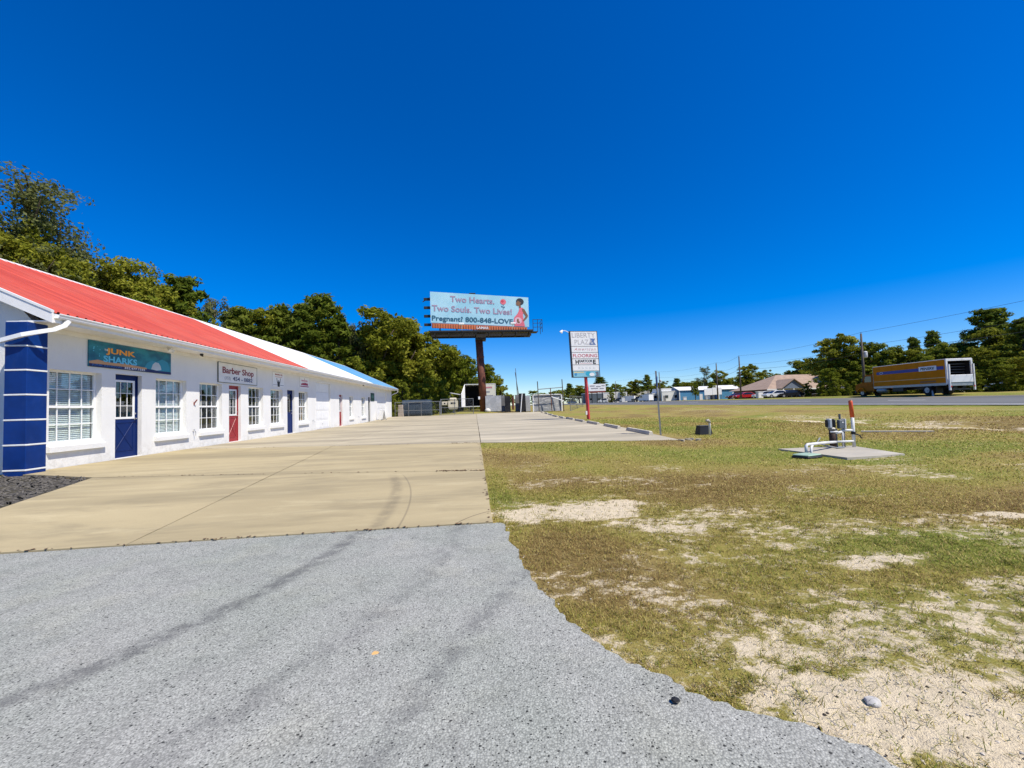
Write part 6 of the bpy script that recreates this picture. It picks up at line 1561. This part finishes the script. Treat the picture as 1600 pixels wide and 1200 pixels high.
B_ = [(1262, 598, 'bush', 62, .9, 'small bush at the left of the hedge before the tan house'), (1283, 596, 'bush', 60, 1.0, 'bush in front of the right end of the tan house'), (1304, 590, 'bush', 58, 1.0, 'round bush left of the truck cab'), (1325, 598, 'bush', 55, .9, 'bright bush touching the nose of the truck'), (1086, 600, 'green', 78, .9, 'small round tree in front of the left blue shed'), (1111, 596, 'green', 74, .75, 'small dark tree in front of the middle blue shed'), (955, 610, 'bush', 64, .9, 'dark bush right of the white car'), (971, 608, 'bush', 70, 1.1, 'dark bush behind the white cargo van'), (926, 612, 'bush', 66, .9, 'dark bush behind the red sign pole')]
for px, yt, kd, X, wd, lab in B_: tree(px, yt, kd, lab, X=X, wide=wd, group='bushes across the highway')

# woodland mass behind the single trees
def wood(name, label, spots, step=3):
    Q = []; T = []
    for px, yt, Y, kd, wd in spots:
        X = Y * bearing(px); z = ztf(X, Y) - .1; h = tree_h(px, yt, X, Y) - z; s = h / 12
        _, _, q, t = VAR[kd][rnd.randrange(len(VAR[kd]))]
        a = rnd.uniform(0, 6.28); R = np.array(((math.cos(a), -math.sin(a), 0), (math.sin(a), math.cos(a), 0), (0, 0, 1)))
        qq = q[::step]; ctr = qq.mean(1, keepdims=True); qq = ctr + (qq - ctr) * (1 + .18 * (step - 1)) * min(1.0, 1.25 / s)
        Q.append((qq @ R.T) * np.array([s * wd, s * wd, s]) + np.array([X, Y, z])); T.append(np.clip(t[::step] + rnd.uniform(-.12, .12), 0, 1))
    tag(put(name, quads_mesh(name, np.concatenate(Q), np.concatenate(T), M_GREEN)), label, 'woodland', kind='stuff')
sp1 = []
for px in range(-60, 800, 22):
    yt = np.interp(px, [-60, 100, 150, 250, 310, 360, 500, 600, 660, 720, 800], [400, 435, 462, 484, 515, 510, 505, 515, 540, 575, 612]) + rnd.uniform(-4, 8)
    Y = np.interp(px, [-60, 100, 250, 400, 600, 800], [52, 55, 62, 76, 84, 105]) + rnd.uniform(-3, 3)
    sp1.append((px, yt, Y, rnd.choice(['oak', 'green', 'bush']), rnd.uniform(1.0, 1.4)))
for px in range(560, 770, 22): sp1.append((px, np.interp(px, [560, 660, 770], [560, 575, 606]) + rnd.uniform(-6, 6), 66 + rnd.uniform(-2, 3) + (px - 560) * .06, 'bush', 1.1))
wood('woodland_edge', 'dense wood closing the view behind the strip mall', sp1, 1)
sp2 = []
for px in range(835, 1300, 14):
    yt = np.interp(px, [835, 880, 950, 1050, 1130, 1200, 1260, 1300], [612, 607, 605, 600, 594, 590, 582, 560]) + rnd.uniform(-3, 4)
    sp2.append((px, yt, np.interp(px, [835, 1000, 1150, 1300], [290, 225, 170, 118]) + rnd.uniform(-6, 6), rnd.choice(['oak', 'green', 'bush']), rnd.uniform(1.4, 2.2)))
wood('distant_woodland', 'low distant wood along the far side of the highway', sp2, 5)
sp3 = []
for px in range(1290, 1760, 20):
    X = 80 + rnd.uniform(-4, 6); sp3.append((px, np.interp(px, [1290, 1400, 1500, 1560, 1760], [560, 560, 552, 530, 520]) + rnd.uniform(-6, 6), X / bearing(px), rnd.choice(['oak', 'green', 'bush']), 1.3))
    X = 64 + rnd.uniform(-3, 3); sp3.append((px + 8, 575 + rnd.uniform(-8, 8), X / bearing(px + 8), 'bush', 1.4))
wood('roadside_woodland', 'dark wood filling the background behind the box truck', sp3, 2)
# ================================================================== GRASS, STONES, LITTER
zx = lambda X, Y: zt(X, Y) - .028 + edge_rise(X, Y) + ((fbm(X * 6, Y * 6, 2) - .5) * .03 + (fbm(X * 1.3, Y * 1.3, 8) - .5) * .05) * (1 - .6 * sstep(.9, .2, X) * sstep(16, 13.5, Y))
slab_near = np.array([(-20, 4.0), (.175, 4.24), (.175, 13.5), (6.2, 11.85), (6.8, 12.0), (lot_right(30), 30), (lot_right(54), 54), (-20, 54)])
pad_poly = np.array([(6.95, 8.92), (7.05, 7.26), (8.42, 7.40), (8.80, 8.92)])
def scatter(N, d0, d1, a0, a1, g):
    d = g.uniform(d0, d1, N); a = g.uniform(a0, a1, N)
    return d * np.sin(a), d * np.cos(a), d
def blades(N, d0, d1, name, label, lmin, lmax, wid, g, a0=math.radians(-1), a1=math.radians(58), bare=1.0, tuft=0, lean0=.65, dark=1.0):
    X, Y, D = scatter(N // max(1, tuft), d0, d1, a0, a1, g)
    if tuft: X = np.repeat(X, tuft) + g.normal(size=len(X) * tuft) * .011; Y = np.repeat(Y, tuft) + g.normal(size=len(Y) * tuft) * .011; D = np.repeat(D, tuft); N = len(X)
    X, Y, D = X[(fade := g.random(N) > sstep(d1 * .6, d1, D) * .85)], Y[fade], D[fade]
    ok = ~inside(APOLY, X + .014, Y + .008) & ~inside(slab_near, X, Y) & ~inside(pad_poly, X, Y) & (X > .0)
    X, Y, D = X[ok], Y[ok], D[ok]
    s = sandf(X, Y); c = fbm(X * 7, Y * 10, 51, 4); c2 = fbm(X * 28, Y * 34, 77, 3)
    f = s + (c - .5) * 1.5 + (c2 - .5) * .9
    p = np.clip(1.1 - sstep(.02, .62, f) * 1.07 * bare, .03, 1)
    ed = np.exp(-np.clip(X - .17, 0, 9) / .10) * (Y > 4.3) * (Y < 13.5)
    p = np.maximum(p, ed * .9)
    ok = g.random(len(X)) < p
    X, Y, D, s, f = X[ok], Y[ok], D[ok], s[ok], f[ok]
    n = len(X); tone = tonef(X, Y)
    th = g.uniform(0, 2 * np.pi, n)
    lean = g.uniform(lean0, 1.5, n)                                   # 0 upright .. flat on the ground
    L = g.uniform(lmin, lmax, n) * (.7 + .6 * fbm(X * 3, Y * 3, 90, 2)) * (1 + .035 * D)
    w = wid * g.uniform(.6, 1.3, n) * np.maximum(1, D / 3.0)
    dx, dy = np.cos(th), np.sin(th); sx, sy = -dy, dx
    z0 = zx(X, Y) - .004
    h1 = L * .55 * np.cos(lean * .75); o1 = L * .55 * np.sin(lean * .75)
    h2 = h1 + L * .45 * np.cos(np.minimum(lean * 1.25, 1.65)); o2 = o1 + L * .45 * np.sin(np.minimum(lean * 1.25, 1.65))
    V = np.empty((n, 5, 3))
    V[:, 0] = np.stack([X - sx * w, Y - sy * w, z0], -1); V[:, 1] = np.stack([X + sx * w, Y + sy * w, z0], -1)
    V[:, 2] = np.stack([X + dx * o1 + sx * w * .8, Y + dy * o1 + sy * w * .8, z0 + h1], -1); V[:, 3] = np.stack([X + dx * o1 - sx * w * .8, Y + dy * o1 - sy * w * .8, z0 + h1], -1)
    V[:, 4] = np.stack([X + dx * o2, Y + dy * o2, z0 + np.maximum(h2, .003)], -1)
    me = bpy.data.meshes.new(name)
    me.vertices.add(n * 5); me.vertices.foreach_set('co', V.astype(np.float32).ravel())
    base = np.arange(n)[:, None] * 5
    loops = np.concatenate([base + 0, base + 1, base + 2, base + 3, base + 3, base + 2, base + 4], 1).astype(np.int32)
    me.loops.add(n * 7); me.loops.foreach_set('vertex_index', loops.ravel())
    st = np.stack([np.arange(n) * 7, np.arange(n) * 7 + 4], 1).astype(np.int32)
    me.polygons.add(n * 2); me.polygons.foreach_set('loop_start', st.ravel())
    r = g.random(n)
    green = np.array([.19, .225, .035]); olive = np.array([.325, .295, .055]); straw = np.array([.53, .435, .155]); brown = np.array([.28, .19, .07])
    t2 = np.clip(tone + g.normal(size=n) * .22, 0, 1)[:, None]
    colr = np.where(t2 > .62, green * (1 + .5 * (t2 - .62)), np.where(t2 > .30, olive, brown))
    colr = np.where((r < .26)[:, None], straw, colr); colr = np.where((r > .93)[:, None], brown * .8, colr)
    colr = colr * g.uniform(.6, 1.3, n)[:, None] * dark
    at = me.attributes.new('blade', 'FLOAT_COLOR', 'POINT')
    at.data.foreach_set('color', np.repeat(np.concatenate([colr, np.ones((n, 1))], 1), 5, 0).astype(np.float32).ravel())
    me.materials.append(M_BLADE); me.update(calc_edges=True)
    tag(put(name, me), label, 'grass', kind='stuff')
    return n
t = NT('grass_blade'); c_ = t.attr('blade').outputs['Color']; t.done(c_, .75, 0, .15)
tl = t.n.new('ShaderNodeBsdfTranslucent'); t.l.new(c_, tl.inputs[0]); mx = t.n.new('ShaderNodeMixShader'); mx.inputs[0].default_value = .25
t.l.new(t.b.outputs[0], mx.inputs[1]); t.l.new(tl.outputs[0], mx.inputs[2]); t.l.new(mx.outputs[0], t.n['Material Output'].inputs['Surface']); M_BLADE = t.m
g = np.random.default_rng(5)
nb = blades(420000, 1.2, 9, 'lawn_grass', 'short patchy olive and straw grass beside the driveway', .012, .034, .0014, g)
nb3 = blades(70000, 1.25, 7.5, 'grass_tufts', 'darker scraggy grass tufts dotted over thin turf and sand', .025, .062, .0013, g, tuft=9, lean0=.75, dark=.78, bare=.85)
nb2 = blades(150000, 8.6, 34, 'far_lawn_grass', 'mown grass strip reaching to the highway', .018, .042, .0018, g)

# small stones and crumbs on the bare sand and along the driveway rim
def rock_mb(mb, x, y, z, r, g, sq=.6):
    n1, n2 = 5, 3
    top = (x, y, z + r * sq); o = []
    for j in range(n2):
        ph = -.35 + j * .55
        o.append([(x + r * math.cos(ph) * math.cos(2 * math.pi * i / n1 + j * .6) * g.uniform(.75, 1.15), y + r * math.cos(ph) * math.sin(2 * math.pi * i / n1 + j * .6) * g.uniform(.75, 1.15), z + r * sq * math.sin(ph) * g.uniform(.8, 1.1)) for i in range(n1)])
    vs = sum(o, []) + [top]
    fs = [(j * n1 + i, j * n1 + (i + 1) % n1, (j + 1) * n1 + (i + 1) % n1, (j + 1) * n1 + i) for j in range(n2 - 1) for i in range(n1)] + [((n2 - 1) * n1 + i, (n2 - 1) * n1 + (i + 1) % n1, len(vs) - 1) for i in range(n1)]
    mb.add(vs, fs)
ga = np.random.default_rng(8)
cx, cy, cd = scatter(7000, 1.25, 6.5, math.radians(2), math.radians(58), ga)
ok = ~inside(APOLY, cx, cy) & ~inside(slab_near, cx, cy) & (ga.random(7000) < sandf(cx, cy) ** 1.5 * .9)
cx, cy, cd = cx[ok], cy[ok], cd[ok]; cz = zx(cx, cy)
light, dark = MB(), MB()
for i in range(len(cx)): rock_mb(light if ga.random() < .72 else dark, cx[i], cy[i], cz[i] + .001, (.0015 + .0045 * ga.random() ** 2.5) * (1 + .12 * cd[i]), ga)
for i in range(len(fe)):      # crumbs of asphalt along the ragged rim
    if fe[i, 1] > 1.1 and ga.random() < .5: rock_mb(dark if ga.random() < .5 else light, fe[i, 0] + ga.uniform(-.01, .05), fe[i, 1] + ga.uniform(-.01, .03), float(zx(fe[i:i + 1, 0], fe[i:i + 1, 1])[0]) + .004, ga.uniform(.003, .009), ga)
M_PEB = flat('pale_pebble', (.50, .45, .37), .85, .3, 40); M_DIRT = flat('dark_crumb', (.07, .055, .04), .9, .4, 40)
tag(part('pale_pebbles', light, M_PEB, None), 'pale pebbles strewn over the bare sand', 'pebbles', kind='stuff')
tag(part('dark_crumbs', dark, M_DIRT, None), 'dark crumbs of soil and asphalt on the bare sand', 'crumbs', kind='stuff')
def boulder(r, sx, sy, sz, seed):
    bm = bmesh.new(); bmesh.ops.create_icosphere(bm, subdivisions=3, radius=r); gg = np.random.default_rng(seed)
    dirs = gg.normal(size=(14, 3)); dirs /= np.linalg.norm(dirs, axis=1)[:, None]; cut = gg.uniform(.62, .9, 14) * r
    m = MB()
    for v in bm.verts:
        c = np.array(v.co)
        for d, k in zip(dirs, cut):
            e = c @ d - k
            if e > 0: c = c - d * e * .85
        m.v.append((c[0] * sx, c[1] * sy, c[2] * sz))
    m.f = [tuple(v.index for v in f.verts) for f in bm.faces]; bm.free(); return m
mb = boulder(.036, 1.15, .85, .62, 3); mb.v = [(x * .85, y * .85, z + .006) for x, y, z in mb.v]
tag(part('white_rock', mb, flat('white_limestone', (.50, .48, .44), .9, .25, 30), None, loc=(1.54, 1.54, float(zx(np.array([1.54]), np.array([1.54]))[0]) - .002)), 'fist-sized white rock lying on the bare sand', 'rock')
mb = MB(); rock_mb(mb, 0, 0, .008, .019, ga, .5); rock_mb(mb, .008, .004, .007, .014, ga, .5)
tag(part('tar_lump', mb, flat('black_tar', (.010, .010, .011), .6, .2, 30), None, loc=(.76, 1.61, .005)), 'small black lump lying on the driveway', 'rock')
# leaf litter caught in the slab joints
mb = MB()
def litter(x, y, z, s):
    a = ga.uniform(0, 6.28); c, sn = math.cos(a), math.sin(a); k = ga.uniform(.4, .8); hl = ga.uniform(.1, .5) * s
    mb.add([(x + c * u - sn * v, y + sn * u + c * v, z + w) for u, v, w in ((-s, 0, .002), (0, -s * k, hl * .6), (s, 0, .003), (0, s * k, hl))], [(0, 1, 2), (0, 2, 3)])
for i in range(420):
    q = ga.random()
    if q < .30: x = ga.uniform(-.75, .15); y = rowline(1, x) + ga.normal() * .04
    elif q < .50: x = ga.uniform(-.8, .15); y = rowline(2, x) + ga.normal() * .09
    elif q < .62: x = ga.uniform(-9.8, 0); y = rowline(2, x) + ga.normal() * .015
    elif q < .72: x = ga.uniform(-7.4, 0); y = rowline(1, x) + ga.normal() * .012
    elif q < .86: y = ga.uniform(4.3, 13.4); x = .15 - abs(ga.normal()) * .035
    else: x = ga.uniform(-5, .1); y = 4.17 + (x + 4) * .02 + ga.normal() * .015
    litter(x, y, .014, ga.uniform(.008, .022) * (1 + .05 * y))
tag(part('leaf_litter', mb, flat('dead_leaf', (.12, .065, .03), .9, .5, 20), None), 'brown dead leaves caught in the slab joints', 'leaf litter', kind='stuff')
